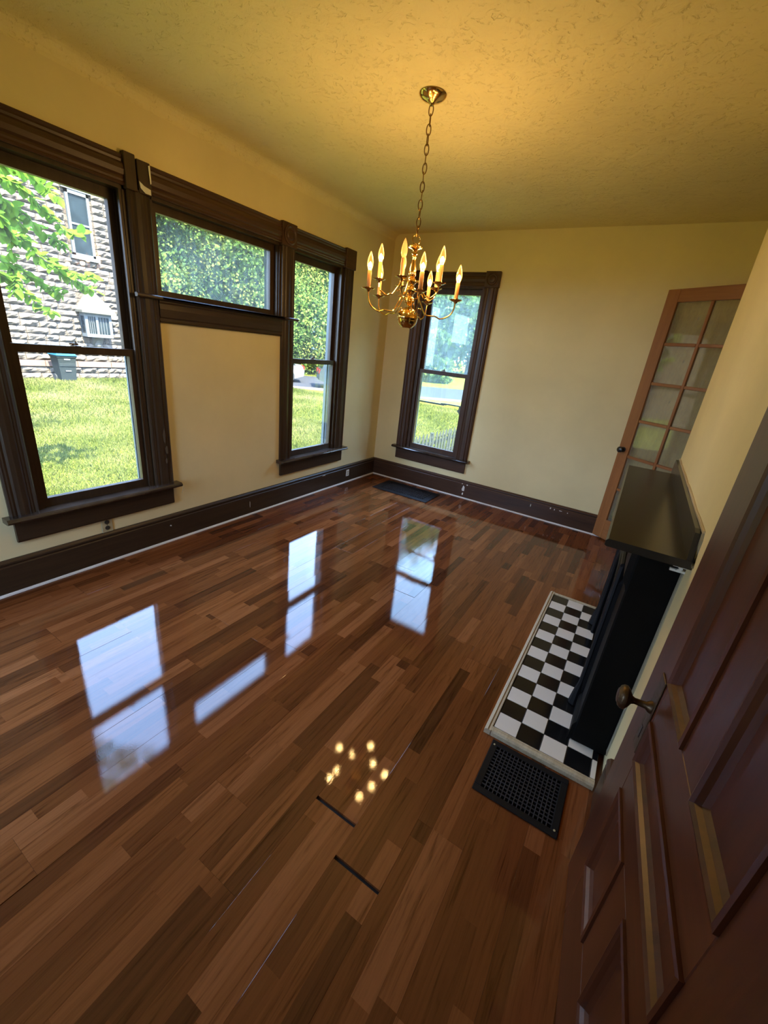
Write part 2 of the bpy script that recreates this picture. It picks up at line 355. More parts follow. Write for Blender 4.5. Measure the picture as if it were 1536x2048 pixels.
# baseboards with a moulded top, white quarter round at the foot
BBP = [(0, 0), (.020, 0), (.020, .168), (.016, .174), (.016, .180), (.022, .186), (.021, .196), (.012, .206), (0, .208)]
QR = [(.018, 0), (.032, 0), (.031, .006), (.027, .011), (.018, .013)]
def base_run(name, sname, fn, a, b, mat, label, strip=True, extra=None):
    o = MB().extrude(BBP, fn, a, b).build(name, mat); tag(o, label, 'baseboard', kind='structure')
    if strip:
        MB().extrude(QR, fn, a, b).build('quarter_round', M['strip'], o)
    return o
fl = lambda p, q, t: (p, t, q); fb = lambda p, q, t: (t, -p, q); fr = lambda p, q, t: (XR-p, t, q)
bl = base_run('baseboard_left', None, fl, YN, 0, M['dwy'], 'tall dark brown baseboard under the windows of the left wall')
bb = base_run('baseboard_back', None, fb, .018, XA, M['rwx'], 'tall reddish brown baseboard along the end wall')
br = base_run('baseboard_right', None, fr, -4.05, -3.005, M['rwy'], 'short dark baseboard between hearth and panelled door', strip=False)
# worn patches on the baseboards
def chip(parent, pts, mat, fn, name='paint_chip'):
    return MB().extrude(pts, fn, 0, .0025).build(name, mat, parent)
def blob(cx, cz, rx, rz, n=9, seed=0):
    r_ = random.Random(seed)
    return [(cx+rx*math.cos(2*math.pi*k/n)*r_.uniform(.6, 1.1), cz+rz*math.sin(2*math.pi*k/n)*r_.uniform(.6, 1.1)) for k in range(n)]
fchip = lambda p, q, t: (p, -.0205-t, q)
chip(bb, blob(1.262, .115, .018, .042, seed=3), M['plasterchip'], fchip)
chip(bb, blob(1.262, .05, .008, .018, seed=5), M['plasterchip'], fchip)
for i, (x, z, a, b) in enumerate(((1.30, .165, .010, .008), (1.24, .168, .008, .006), (2.03, .13, .004, .018), (2.23, .155, .007, .012), (2.27, .15, .006, .010), (2.33, .153, .016, .004), (2.40, .15, .006, .006))):
    chip(bb, blob(x, z, a, b, seed=10+i), M['plasterchip'], fchip)
fchl = lambda p, q, t: (.0205+t, p, q)
for i, (y, z, a, b) in enumerate(((-2.80, .125, .006, .006), (-2.05, .10, .002, .03), (-1.02, .162, .03, .006))):
    chip(bl, blob(y, z, a, b, seed=30+i), M['plasterchip'], fchl)

# ------------------------------------------------------------------ windows
def L2W(wall):
    if wall == 'left': return lambda u, d, z: (d, u, z)
    if wall == 'front': return lambda u, d, z: (u, YN+d, z)
    return lambda u, d, z: (u, -d, z)
def ubox(mb, f, u0, u1, d0, d1, z0, z1, c=0):
    a = f(u0, d0, z0); b = f(u1, d1, z1)
    x0, x1 = sorted((a[0], b[0])); y0, y1 = sorted((a[1], b[1]))
    return mb.bbox(x0, x1, y0, y1, z0, z1, c) if c else mb.box(x0, x1, y0, y1, z0, z1)
CAS = [(0, 0), (0, .016), (.008, .021), (.016, .017), (.024, .020), (.034, .017), (.044, .024), (.066, .028), (.088, .024), (.098, .017), (.108, .020), (.116, .017), (.125, .022), (.132, .016), (.132, 0)]
def casing_v(f, u0, u1, z0, z1):          # vertical moulded casing
    s_ = (u1-u0)/.132
    return MB().extrude([(u0+p*s_, q) for p, q in CAS], lambda p, q, t: f(p, q, t), z0, z1)
def casing_h(f, z0, z1, u0, u1):
    s_ = (z1-z0)/.132
    return MB().extrude([(z0+p*s_, q) for p, q in CAS], lambda p, q, t: f(t, q, p), u0, u1)
def rosette_block(f, u0, u1, z0, z1, d=.034, round_=True):
    b = MB(); ubox(b, f, u0, u1, 0, d, z0, z1, .004)
    if round_:
        uc, zc = (u0+u1)/2, (z0+z1)/2; R0 = (u1-u0)*.42; seg = 20
        prof = [(R0, 0), (R0, .006), (R0*.85, .010), (R0*.72, .004), (R0*.55, .004), (R0*.42, .010), (R0*.2, .013), (.001, .014)]
        n = len(prof); vs = []
        for r, q in prof:
            for k in range(seg):
                a = 2*math.pi*k/seg; vs.append(f(uc+r*math.cos(a), d+q, zc+r*math.sin(a)))
        b.add(vs, [(i*seg+k, i*seg+(k+1) % seg, (i+1)*seg+(k+1) % seg, (i+1)*seg+k) for i in range(n-1) for k in range(seg)])
    return b
def sash(win, f, name, u0, u1, d0, d1, z0, z1, st, rb, rt, mat_v, mat_h, gmat):
    b = MB(); ubox(b, f, u0, u0+st, d0, d1, z0, z1); ubox(b, f, u1-st, u1, d0, d1, z0, z1)
    ubox(b, f, u0+st, u1-st, d0, d1, z0, z0+rb); ubox(b, f, u0+st, u1-st, d0, d1, z1-rt, z1)
    o = b.build(name, mat_v, win)
    dm = (d0+d1)/2; g = MB(); ubox(g, f, u0+st, u1-st, dm-.002, dm+.002, z0+rb, z1-rt); g.build('pane', gmat, o)
    return o
def double_hung(n, wall, u0, u1, zs, zh, zt, lab, gl_low, gl_up, cl=(True, True)):
    """u0,u1 = casing outer edges; zs stool top, zh underside of head casing, zt its top"""
    f = L2W(wall); ax = 'y' if wall == 'left' else 'x'
    cw = .132; a, b_ = u0+cw, u1-cw
    base = f((u0+u1)/2, 0, zs-.16)
    win = thing('window_%d' % n, base, 0, lab, 'window', kind='structure')
    if wall == 'left': V, Hh = M['dwz'], M['dwy']
    else: V, Hh = M['rwz'], M['rwx']
    j = MB(); jd = -.105
    for q in (a, b_):
        e = .018 if q == a else -.018
        ubox(j, f, q, q+e, jd, 0, zs-.03, zh)
    ubox(j, f, a, b_, jd, 0, zh-.018, zh); ubox(j, f, a, b_, jd, 0, zs-.035, zs-.012)
    # parting beads between the sashes
    for q, e in ((a+.018, .012), (b_-.018, -.012)):
        ubox(j, f, q, q+e, -.066, -.060, zs-.02, zh-.018); ubox(j, f, q, q+e*1.3, -.022, -.004, zs-.02, zh-.018)
    j.build('jamb', V, win)
    j = MB()
    for q in (a, b_):
        e = .022 if q == a else -.022
        ubox(j, f, q, q+e, -T-.02, jd, zs-.06, zh); ubox(j, f, q, q+e*1.7, -.130, -.122, zs-.06, zh)
    ubox(j, f, a, b_, -T-.02, jd, zh-.022, zh+.01)
    j.build('outer_jamb', M['jamb'], win)
    j = MB(); j.extrude([(-T-.06, zs-.075), (-T-.06, zs-.05), (jd, zs-.02), (jd, zs-.06)], lambda p, q, t: f(t, p, q), a, b_); j.build('outer_sill', M['jamb'], win)
    s0, s1 = a+.019, b_-.019
    zm = (zs+2.195)/2+.0
    sash(win, f, 'upper_sash', s0, s1, -.102, -.068, 1.302, zh-.019, .045, .040, .052, V, Hh, gl_up)
    lo = sash(win, f, 'lower_sash', s0, s1, -.058, -.024, zs-.010, 1.345, .045, .060, .040, V, Hh, gl_low)
    c = (u0+u1)/2; k = MB(); p = f(c, -.045, 1.345)
    k.lathe([(.026, 0), (.026, .004), (.014, .008), (.012, .016), (.006, .022), (.002, .030)], *p, seg=12)
    ubox(k, f, c-.03, c+.012, -.052, -.040, 1.353, 1.361)
    k.build('sash_lock', M['dbrass'], lo)
    if cl[0]: casing_v(f, u0, a, zs, zh).build('side_casing', V, win)
    if cl[1]: casing_v(f, b_, u1, zs, zh).build('side_casing', V, win)
    k = MB(); k.extrude([(-.03, zs-.030), (-.03, zs), (.062, zs), (.072, zs-.008), (.075, zs-.016), (.070, zs-.026), (.060, zs-.030)], lambda p, q, t: f(t, p, q), u0-.032, u1+.032)
    k.build('stool', M['stool'], win)
    k = MB(); k.extrude([(0, zs-.158), (.018, zs-.158), (.022, zs-.150), (.022, zs-.045), (.028, zs-.038), (.028, zs-.030), (0, zs-.030)], lambda p, q, t: f(t, p, q), u0+.008, u1-.010)
    k.build('apron', Hh, win)
    return win, f, a, b_
ZH, ZT = 2.195, 2.337
w1, f, a, b_ = double_hung(1, 'left', -3.696, -2.745, .455, ZH, ZT, 'tall dark framed sash window looking out on the stone house', M['glass'], M['glass'])
casing_h(f, ZH, ZT, -3.560, -2.880).build('head_casing', M['rwy'], w1)
rosette_block(f, -3.705, -3.558, 2.188, 2.345).build('corner_block', M['rwy'], w1)
# split corner block with broken face
blk = MB(); ubox(blk, f, -2.886, -2.822, 0, .034, 2.182, 2.352, .003); ubox(blk, f, -2.814, -2.738, 0, .032, 2.182, 2.340, .003); ubox(blk, f, -2.822, -2.814, 0, .014, 2.182, 2.335)
cb = blk.build('corner_block', M['dwz'], w1)
fcb = lambda p, q, t: (.0345+t, p, q)
chip(cb, [(-2.812, 2.238), (-2.785, 2.222), (-2.748, 2.214), (-2.748, 2.188), (-2.780, 2.188), (-2.806, 2.206)], M['plasterchip'], fcb, 'bare_wood_patch')
chip(cb, [(-2.752, 2.325), (-2.742, 2.330), (-2.741, 2.245), (-2.748, 2.24)], M['plasterchip'], fcb, 'bare_wood_patch')
# worn paint on the right casing, low down
fcw = lambda p, q, t: (.0285+t*.4, p, q)
for i, (y, z, a1, b1) in enumerate(((-2.795, .80, .012, .05), (-2.785, .70, .010, .035), (-2.792, .62, .008, .03))):
    chip(w1, blob(y, z, a1, b1, seed=50+i), plain('worn_wood_%d' % i, (.085, .065, .045), .6), fcw, 'worn_patch')
MB().tube([(.066, -2.716, .440), (.074, -2.712, .425), (.072, -2.714, .40), (.066, -2.722, .375)], .0016, 6).build('loose_string', M['plate'], w1)

w3, f, a, b_ = double_hung(3, 'left', -1.684, -.724, .448, ZH, ZT, 'narrow dark framed sash window nearest the corner of the room', M['glass'], M['glass'])
casing_h(f, ZH, ZT, -1.540, -.872).build('head_casing', M['rwy'], w3)
rosette_block(f, -1.700, -1.538, 2.182, 2.346).build('corner_block', M['rwy'], w3)
rosette_block(f, -.874, -.716, 2.182, 2.346, round_=False).build('corner_block', M['rwy'], w3)

f = L2W('left')
w2 = thing('window_2', (0, -2.215, 1.52), 0, 'wide low window set high between the two tall windows', 'window', kind='structure')
casing_h(f, ZH, ZT, -2.738, -1.700).build('head_casing', M['rwy'], w2)
j = MB()
for q, e in ((-2.745, .018), (-1.684, -.018)): ubox(j, f, q, q+e, -.11, 0, 1.655, ZH); ubox(j, f, q, q+e*1.6, -.035, -.012, 1.66, ZH-.018)
ubox(j, f, -2.745, -1.684, -.11, 0, ZH-.018, ZH); ubox(j, f, -2.745, -1.684, -.11, 0, 1.640, 1.660)
j.build('jamb', M['dwz'], w2)
j = MB()
for q, e in ((-2.745, .022), (-1.684, -.022)): ubox(j, f, q, q+e, -T-.02, -.11, 1.64, ZH)
ubox(j, f, -2.745, -1.684, -T-.02, -.11, ZH-.022, ZH+.01); j.extrude([(-T-.06, 1.59), (-T-.06, 1.62), (-.11, 1.65), (-.11, 1.60)], lambda p, q, t: f(t, p, q), -2.745, -1.684)
j.build('outer_jamb', M['jambdark'], w2)
sash(w2, f, 'fixed_sash', -2.726, -1.703, -.088, -.050, 1.660, ZH-.019, .050, .050, .045, M['dwz'], M['dwy'], M['glass_haze'])
k = MB(); k.extrude([(-.03, 1.650), (-.03, 1.672), (.05, 1.672), (.058, 1.666), (.058, 1.656), (.05, 1.650)], lambda p, q, t: f(t, p, q), -2.740, -1.690)
k.extrude([(.029, 1.650), (.029, 1.672), (.05, 1.672), (.058, 1.666), (.058, 1.656), (.05, 1.650)], lambda p, q, t: f(t, p, q), -2.896, -1.524); k.build('stool', M['dwy'], w2)
k = MB(); k.extrude([(1.520, 0), (1.520, .014), (1.528, .022), (1.536, .018), (1.545, .018), (1.555, .024), (1.600, .027), (1.630, .022), (1.640, .028), (1.650, .028), (1.650, 0)], lambda p, q, t: f(t, q, p), -2.745, -1.684); k.build('apron', M['dwy'], w2)

w4, f, a, b_ = double_hung(4, 'back', .311, 1.239, .441, 2.185, 2.310, 'reddish framed sash window with hazy upper pane on the end wall', M['glass'], M['glass_dirty'])
casing_h(f, 2.185, 2.310, .450, 1.100).build('head_casing', M['rwx'], w4)
rosette_block(f, .304, .452, 2.175, 2.318).build('corner_block', M['rwx'], w4)
rosette_block(f, 1.098, 1.248, 2.175, 2.318).build('corner_block', M['rwx'], w4)
k = MB(); ubox(k, f, .47, .80, -.140, -.125, .972, .990); ubox(k, f, .795, 1.09, -.142, -.127, .986, 1.000); ubox(k, f, .76, .83, -.139, -.124, .980, .998)
k.extrude([(.985, .990), (1.01, .990), (1.005, .93), (1.0, .905), (.965, .945), (.985, .955)], lambda p, q, t: f(p, t, q), -.140, -.128)
k.build('storm_bar', M['jamb'], w4)
k = MB(); ubox(k, f, .47, 1.09, -.136, -.133, .992, 1.33); k.build('storm_pane', M['glass_haze'], w4)

w5, f, a, b_ = double_hung(5, 'left', -5.200, -4.240, .455, ZH, ZT, 'tall sash window added to the left wall for more daylight, out of view', M['glass'], M['glass'])  # unseen extra window, added to brighten the right wall and near floor
casing_h(f, ZH, ZT, a, b_).build('head_casing', M['rwy'], w5)
for n_, u_, lb_ in ((6, .35, 'sash window added behind the camera for more daylight, out of view'),):  # second unseen window, added to lift the daylight in the room
    w6, f6, a6, b6 = double_hung(n_, 'front', u_, u_+.96, .455, ZH, ZT, lb_, M['glass'], M['glass'])
    casing_h(f6, ZH, ZT, a6, b6).build('head_casing', M['rwx'], w6)
    for q in (u_-.007, b6-.003): rosette_block(f6, q, q+.142, 2.185, 2.345).build('corner_block', M['rwx'], w6)
for q in (-5.207, -4.375): rosette_block(f, q, q+.142, 2.185, 2.345).build('corner_block', M['rwy'], w5)
# outlets
def outlet(loc, lab, plate_mat, wpl, hpl, dark):
    t = thing('wall_outlet', loc, 0, lab, 'outlet')
    MB().bbox(0, .006, -wpl/2, wpl/2, -hpl/2, hpl/2, .002).build('cover_plate', plate_mat, t, world=False)
    for z in (-hpl*.2, hpl*.2):
        b = MB(); b.lathe([(hpl*.145, 0), (hpl*.145, .004), (.001, .0045)], seg=14, m=Matrix.Translation((.0055, 0, z)) @ Matrix.Rotation(math.pi/2, 4, 'Y')); b.build('receptacle', dark, t, world=False)
    MB().lathe([(.003, 0), (.003, .0015), (.001, .002)], seg=8, m=Matrix.Translation((.006, 0, 0)) @ Matrix.Rotation(math.pi/2, 4, 'Y')).build('screw', M['dbrass'], t, world=False)
outlet((0., -3.222, .257), 'tan duplex outlet on the wall below the tall window', M['plate'], .066, .10, M['socket'])
outlet((.021, -.592, .112), 'small white outlet set in the baseboard near the corner', M['white'], .055, .075, M['plate'])

# ------------------------------------------------------------------ french door (open, against the end wall)
e = Vector((.466, -.338, 0)).normalized(); ang = math.atan2(e.y, e.x)
fd = thing('french_door', (2.668, -.018, .012), ang, 'orange oak glazed door with two columns of panes standing ajar', 'door')
DWD, DH, DT = .755, 2.188, .036            # local x along the door, y = thickness (away from the room), z up
def lb(mb, x0, x1, z0, z1, y0=0., y1=DT, c=.003): return mb.bbox(x0, x1, y0, y1, z0, z1, c)
lb(MB(), 0, .105, 0, DH).build('stile', M['fdz'], fd, world=False)
lb(MB(), .650, DWD, 0, DH).build('stile', M['fdz'], fd, world=False)
lb(MB(), .105, .650, DH-.096, DH).build('top_rail', M['fdx'], fd, world=False)
lb(MB(), .105, .650, 0, .19).build('bottom_rail', M['fdx'], fd, world=False)
lb(MB(), .366, .390, .19, DH-.096, .004, DT-.004).build('muntin', M['fdz'], fd, world=False)
rows = [2.092, 1.778, 1.464, 1.142, .820, .505, .19]
for z in rows[1:-1]:
    lb(MB(), .105, .366, z-.012, z+.012, .004, DT-.004).build('muntin', M['fdx'], fd, world=False)
    lb(MB(), .390, .650, z-.012, z+.012, .004, DT-.004).build('muntin', M['fdx'], fd, world=False)
for zt_, zb_ in zip(rows[:-1], rows[1:]):
    for xa, xb in ((.105, .366), (.390, .650)):
        o = MB().box(-(xb-xa)/2, (xb-xa)/2, -.002, .002, -(zt_-zb_)/2, (zt_-zb_)/2).build('pane', M['dglass'], fd, world=False)
        o.location = ((xa+xb)/2, DT/2, (zt_+zb_)/2); o.rotation_euler = (random.gauss(0, .006), 0, random.gauss(0, .006))
kb = MB().lathe([(.024, 0), (.024, .004), (.010, .008), (.009, .026), (.018, .032), (.027, .042), (.026, .054), (.014, .062), (.001, .064)], seg=18, m=Matrix.Translation((.05, 0, .873)) @ Matrix.Rotation(math.pi/2, 4, 'X'))
kb.build('knob', M['blackpl'], fd, smooth=True, world=False)
for z in (.25, 1.1, 1.95):
    MB().lathe([(.008, -.045), (.008, .045)], DWD+.004, .004, z, 10).build('hinge', M['dbrass'], fd, world=False)
# door frame of the alcove doorway
dr1 = thing('door_1', (XA, -.90, 0), 0, 'plain doorway in the alcove beyond the chimney', 'doorway', kind='structure')
for y0, y1, z0, z1 in ((-1.42, -1.30, 0, 2.22), (-.50, -.38, 0, 2.22), (-1.42, -.38, 2.22, 2.34)):
    MB().bbox(XA-.022, XA, y0, y1, z0, z1, .004).build('casing', M['rwz'], dr1)

# ------------------------------------------------------------------ panelled door, folded back against the right wall
pd = thing('panelled_door', (2.987, -3.32, .008), math.atan2(-math.cos(math.radians(4.4)), math.sin(math.radians(4.4))), 'dark red mahogany panelled door folded back beside the fireplace wall', 'door')
# local x runs from the latch edge to the hinge, local y points to the room side (negative = towards the camera)
PW, PH, PT = .785, 2.19, .036
def pb(x0, x1, z0, z1, y0=-PT/2, y1=PT/2, c=.002): return MB().bbox(x0, x1, y0, y1, z0, z1, c)
FACE = -PT/2
pb(0, .148, 0, PH).build('stile', M['doorz'], pd, world=False)
pb(.637, PW, 0, PH).build('stile', M['doorz'], pd, world=False)
rails = ((0, .235), (.549, .645), (.773, .885), (PH-.13, PH))
for z0, z1 in rails: pb(.148, .637, z0, z1).build('rail', M['doorx'], pd, world=False)
pb(.338, .447, .235, .549).build('mullion', M['doorz'], pd, world=False)
pb(.338, .447, .885, PH-.13).build('mullion', M['doorz'], pd, world=False)
for x0, x1, z0, z1 in ((.148, .338, .235, .549), (.447, .637, .235, .549), (.148, .637, .645, .773), (.148, .338, .885, PH-.13), (.447, .637, .885, PH-.13)):
    p = pb(x0, x1, z0, z1, -.006, .006).build('panel', M['doorz'], pd, world=False)
    # bolection moulding around each panel, both faces
    mo = MB()
    for sgn in (-1, 1):
        prof = [(0, .006), (0, .0235), (.007, .0255), (.013, .021), (.018, .013), (.026, .006)]
        for (ax_, fix, d_, t0, t1) in (('x', z0, 1, x0, x1), ('x', z1, -1, x0, x1), ('z', x0, 1, z0, z1), ('z', x1, -1, z0, z1)):
            n = len(prof); vs = []
            for tt, sg in ((t0, 1), (t1, -1)):
                for q, h_ in prof:
                    along = tt+sg*q; acr = fix+d_*q
                    vs.append((along, sgn*h_, acr) if ax_ == 'x' else (acr, sgn*h_, along))
            mo.add(vs, [(i, i+1, n+i+1, n+i) for i in range(n-1)])
    mo.build('moulding', M['doorz'], p, world=False)
esc = MB().bbox(.088, .135, FACE*1.0-.0035, FACE, .655, .875, .002)
eo = esc.build('escutcheon', M['dbrass'], pd, world=False)
MB().box(.1065, .1165, FACE-.0045, FACE-.003, .69, .725).build('keyhole', M['blackpl'], eo, world=False)
kn = MB().lathe([(.016, 0), (.014, .006), (.0085, .012), (.0075, .036), (.010, .042), (.022, .049), (.029, .056), (.029, .062), (.025, .068), (.018, .071), (.017, .0725), (.010, .073), (.001, .0745)], seg=24, m=Matrix.Translation((.112, FACE-.003, .785)) @ Matrix.Rotation(math.pi/2, 4, 'X') @ Matrix.Scale(1, 4))
kn.build('knob', M['dbrass'], pd, smooth=True, world=False)
for z in (.22, 1.1, 1.95):
    MB().lathe([(.008, -.05), (.008, .05)], PW+.004, .016, z, 10).build('hinge', M['dbrass'], pd, world=False)
dr2 = thing('door_2', (XR, -4.535, 0), 0, 'doorway of the panelled door in the right wall', 'doorway', kind='structure')
for y0, y1, z0, z1 in ((-5.07, -4.95, 0, 2.2), (-4.12, -4.115, 0, 2.2), (-5.07, -4.115, 2.2, 2.32)):
    MB().bbox(XR-.022, XR, y0, y1, z0, z1, .002).build('casing', M['rwz'], dr2)

# ------------------------------------------------------------------ fireplace
fp = thing('fireplace_mantel', (2.95, -2.18, .025), 0, 'black slate fireplace mantel with deep shelf against the pale wall', 'fireplace')
Y0, Y1 = -2.815, -1.545; FX = 2.890
def fbx(*a, c=.004): return MB().bbox(*a, c)
# pilasters, lintel, side slabs
fbx(FX, XR, Y0, -2.600, .025, .972, c=.006).build('pilaster', M['black'], fp)
fbx(FX, XR, -1.760, Y1, .025, .972, c=.006).build('pilaster', M['black'], fp)
fbx(FX+.004, XR, -2.600, -1.760, .80, .972).build('lintel', M['black'], fp)
# pilaster faces: raised upper block with ogee foot, flared plinth
def pil_face(y0, y1):
    prof = [(.78, 0), (.80, .006), (.815, .016), (.83, .020), (.955, .020), (.968, .012), (.972, 0)]
    MB().extrude([(FX-q, z) for z, q in prof], lambda p, q, t: (p, t, q), y0+.006, y1-.006).build('corbel', M['iron'], fp)
    prof = [(.025, 0), (.025, .012), (.10, .012), (.115, .006), (.125, 0)]
    MB().extrude([(FX-q, z) for z, q in prof], lambda p, q, t: (p, t, q), y0+.004, y1-.004).build('plinth', M['black'], fp)
pil_face(Y0, -2.600); pil_face(-1.760, Y1)
# arched iron surround with rolled edge and flared feet
IY0, IY1 = -2.590, -1.770
def arch_pts(y0, y1, zs_, zt_, n=14):
    c = (y0+y1)/2; r = (y1-y0)/2; pts = [(y0, .03)]
    pts += [(c-r*math.cos(math.pi*k/n), zs_+(zt_-zs_)*math.sin(math.pi*k/n)) for k in range(n+1)]
    return pts+[(y1, .03)]
outer = [(IY0, .026), (IY0, .80), (IY1, .80), (IY1, .026)]
pts = arch_pts(-2.47, -1.89, .48, .68); n = len(pts)
ob = MB(); vs = []; fs = []
def outer_for(y, z):
    c = -2.18
    if z <= .48: return ((IY0 if y < c else IY1), z)
    a = math.atan2(z-.48, y-c); dx, dz = math.cos(a), math.sin(a)
    k_ = min((.41/abs(dx)) if abs(dx) > 1e-6 else 9, (.32/dz) if dz > 1e-6 else 9); return (c+dx*k_, .48+dz*k_)
for y, z in pts:
    oy, oz = outer_for(y, z)
    for (yy, zz) in ((y, z), (oy, oz)):
        vs += [(2.876, yy, zz), (2.905, yy, zz)]
for i in range(n-1):
    a = 4*i; b = 4*(i+1); fs += [(a, b, b+2, a+2), (a+1, a+3, b+3, b+1), (a, a+1, b+1, b), (a+2, b+2, b+3, a+3)]
ob.add(vs, fs); sur = ob.build('iron_surround', M['iron'], fp)
MB().tube([(2.876, y, z) for y, z in pts], .011, 8).build('arch_rim', M['iron'], sur, smooth=True)
for yy in (IY0+.010, IY1-.010):
    rail = [(2.868, yy, .03), (2.868, yy, .10), (2.872, yy, .16), (2.872, yy, .78)]
    MB().tube(rail, [.026, .018, .012, .012], 8).build('edge_roll', M['iron'], sur, smooth=True)
MB().tube([(2.872, IY0, .785), (2.872, IY1, .785)], .012, 8).build('edge_roll', M['iron'], sur, smooth=True)
# summer cover filling the arch
cv = [(y, z) for y, z in arch_pts(-2.472, -1.888, .48, .682)]
cov = MB().extrude(cv, lambda p, q, t: (t, p, q), 2.892, 2.900).build('summer_cover', M['iron'], fp)
for r in (.10, .17):
    MB().tube([(2.890, -2.18+r*math.cos(a), .36+r*math.sin(a)) for a in np.linspace(0, 2*math.pi, 24, endpoint=False)], .006, 6, closed=True).build('relief_ring', M['iron'], cov, smooth=True)
for k_ in range(8):
    a = 2*math.pi*k_/8; MB().tube([(2.890, -2.18+.10*math.cos(a), .36+.10*math.sin(a)), (2.890, -2.18+.17*math.cos(a), .36+.17*math.sin(a))], .005, 6).build('relief_spoke', M['iron'], cov)
# shelf and upstand
sh = MB().extrude([(2.780, -2.925), (3.03, -2.925), (3.03, -1.455), (2.780, -1.455)], lambda p, q, t: (p, q, t), .972, .996)
sh.extrude([(2.777, .976), (2.777, .992), (2.784, 1.000), (3.03, 1.000), (3.03, .972), (2.784, .972)], lambda p, q, t: (p, t, q), -2.930, -1.450); sh.build('shelf', M['slate'], fp)
us = MB().extrude([(-2.925, 1.000), (-2.925, 1.008), (-2.885, 1.082), (-2.85, 1.088), (-1.47, 1.088), (-1.455, 1.075), (-1.455, 1.000)], lambda p, q, t: (t, p, q), 3.008, 3.0295)
us.build('upstand', M['slate'], fp)
# crooked caulk lines where slate meets the wall
r_ = random.Random(4); left = []; right = []
for z in np.linspace(.06, .96, 16): left.append((Y0-.001, z)); right.append((Y0-.034-r_.uniform(-.006, .007), z))
MB().extrude(left+right[::-1], lambda p, q, t: (XR-t, p, q), .0, .004).build('caulk_line', M['caulk'], fp)
pts = [(3.0275, y, 1.090+r_.uniform(-.003, .003)) for y in np.linspace(-2.90, -1.46, 18)]
MB().tube(pts, .0055, 6).build('caulk_bead', M['border'], fp)
MB().extrude([(-2.945, .985), (-2.925, .990), (-2.918, 1.07), (-2.90, 1.09), (-2.888, 1.085), (-2.925, 1.00)], lambda p, q, t: (XR-t, p, q), 0, .006).build('caulk_line', M['caulk'], fp)
br_ = MB().box(2.985, 3.029, -2.862, -2.852, .928, .936); br_.box(2.990, 3.029, -2.868, -2.860, .948, .957); br_.extrude([(3.0, .934), (3.01, .942), (3.0, .952), (3.015, .952), (3.02, .942), (3.012, .934)], lambda p, q, t: (p, t, q), -2.866, -2.858)
br_.build('broken_plaster', M['plasterchip'], fp)

# hearth of checkered tiles with moulded edging
he = thing('tiled_hearth', (2.79, -2.27, 0), 0, 'black and white checkered tile hearth with cream wooden edging', 'hearth')
HX0, HY0, HY1 = 2.592, -2.955, -1.575
MB().box(HX0-.004, 3.008, HY0-.004, HY1+.004, .0005, .017).build('bed', M['grout'], he)
TP = (HY1-HY0)/14
tm = {}
for i in range(14):
    for j_ in range(5):
        xa = HX0+TP*j_; xb = min(xa+TP, 3.007); wdt = xb-xa
        if wdt < .015: continue
        key = (round(wdt, 3), (i+j_) % 2)
        if key not in tm: tm[key] = MB().bbox(-wdt/2+.0012, wdt/2-.0012, -TP/2+.0012, TP/2-.0012, 0, .008, .0012).mesh('tile', M['twhite' if (i+j_) % 2 == 0 else 'tblack'])
        yc = HY0+TP*(i+.5)
        if xa > FX-.03 and -2.80 < yc < -1.56: continue
        link_obj('tile', tm[key], he, (xa+wdt/2-he.location.x, yc-he.location.y, .0165+random.uniform(-.0002, .0002)), (random.gauss(0, .002), random.gauss(0, .002), 0))
EP = [(0, 0), (0, .018), (.006, .026), (.014, .029), (.020, .025), (.022, .027), (.028, .027), (.030, .018), (.030, 0)]
MB().extrude([(HX0-.032+p, q) for p, q in EP], lambda p, q, t: (p, t, q+.0005), HY0-.034, HY1+.034).build('edging', M['border'], he)
MB().extrude([(HY0-.034+p, q) for p, q in EP], lambda p, q, t: (t, p, q+.0005), HX0-.004, 3.006).build('edging', M['border'], he)
MB().extrude([(HY1+.034-p, q) for p, q in EP], lambda p, q, t: (t, p, q+.0005), HX0-.004, FX-.016).build('edging', M['border'], he)

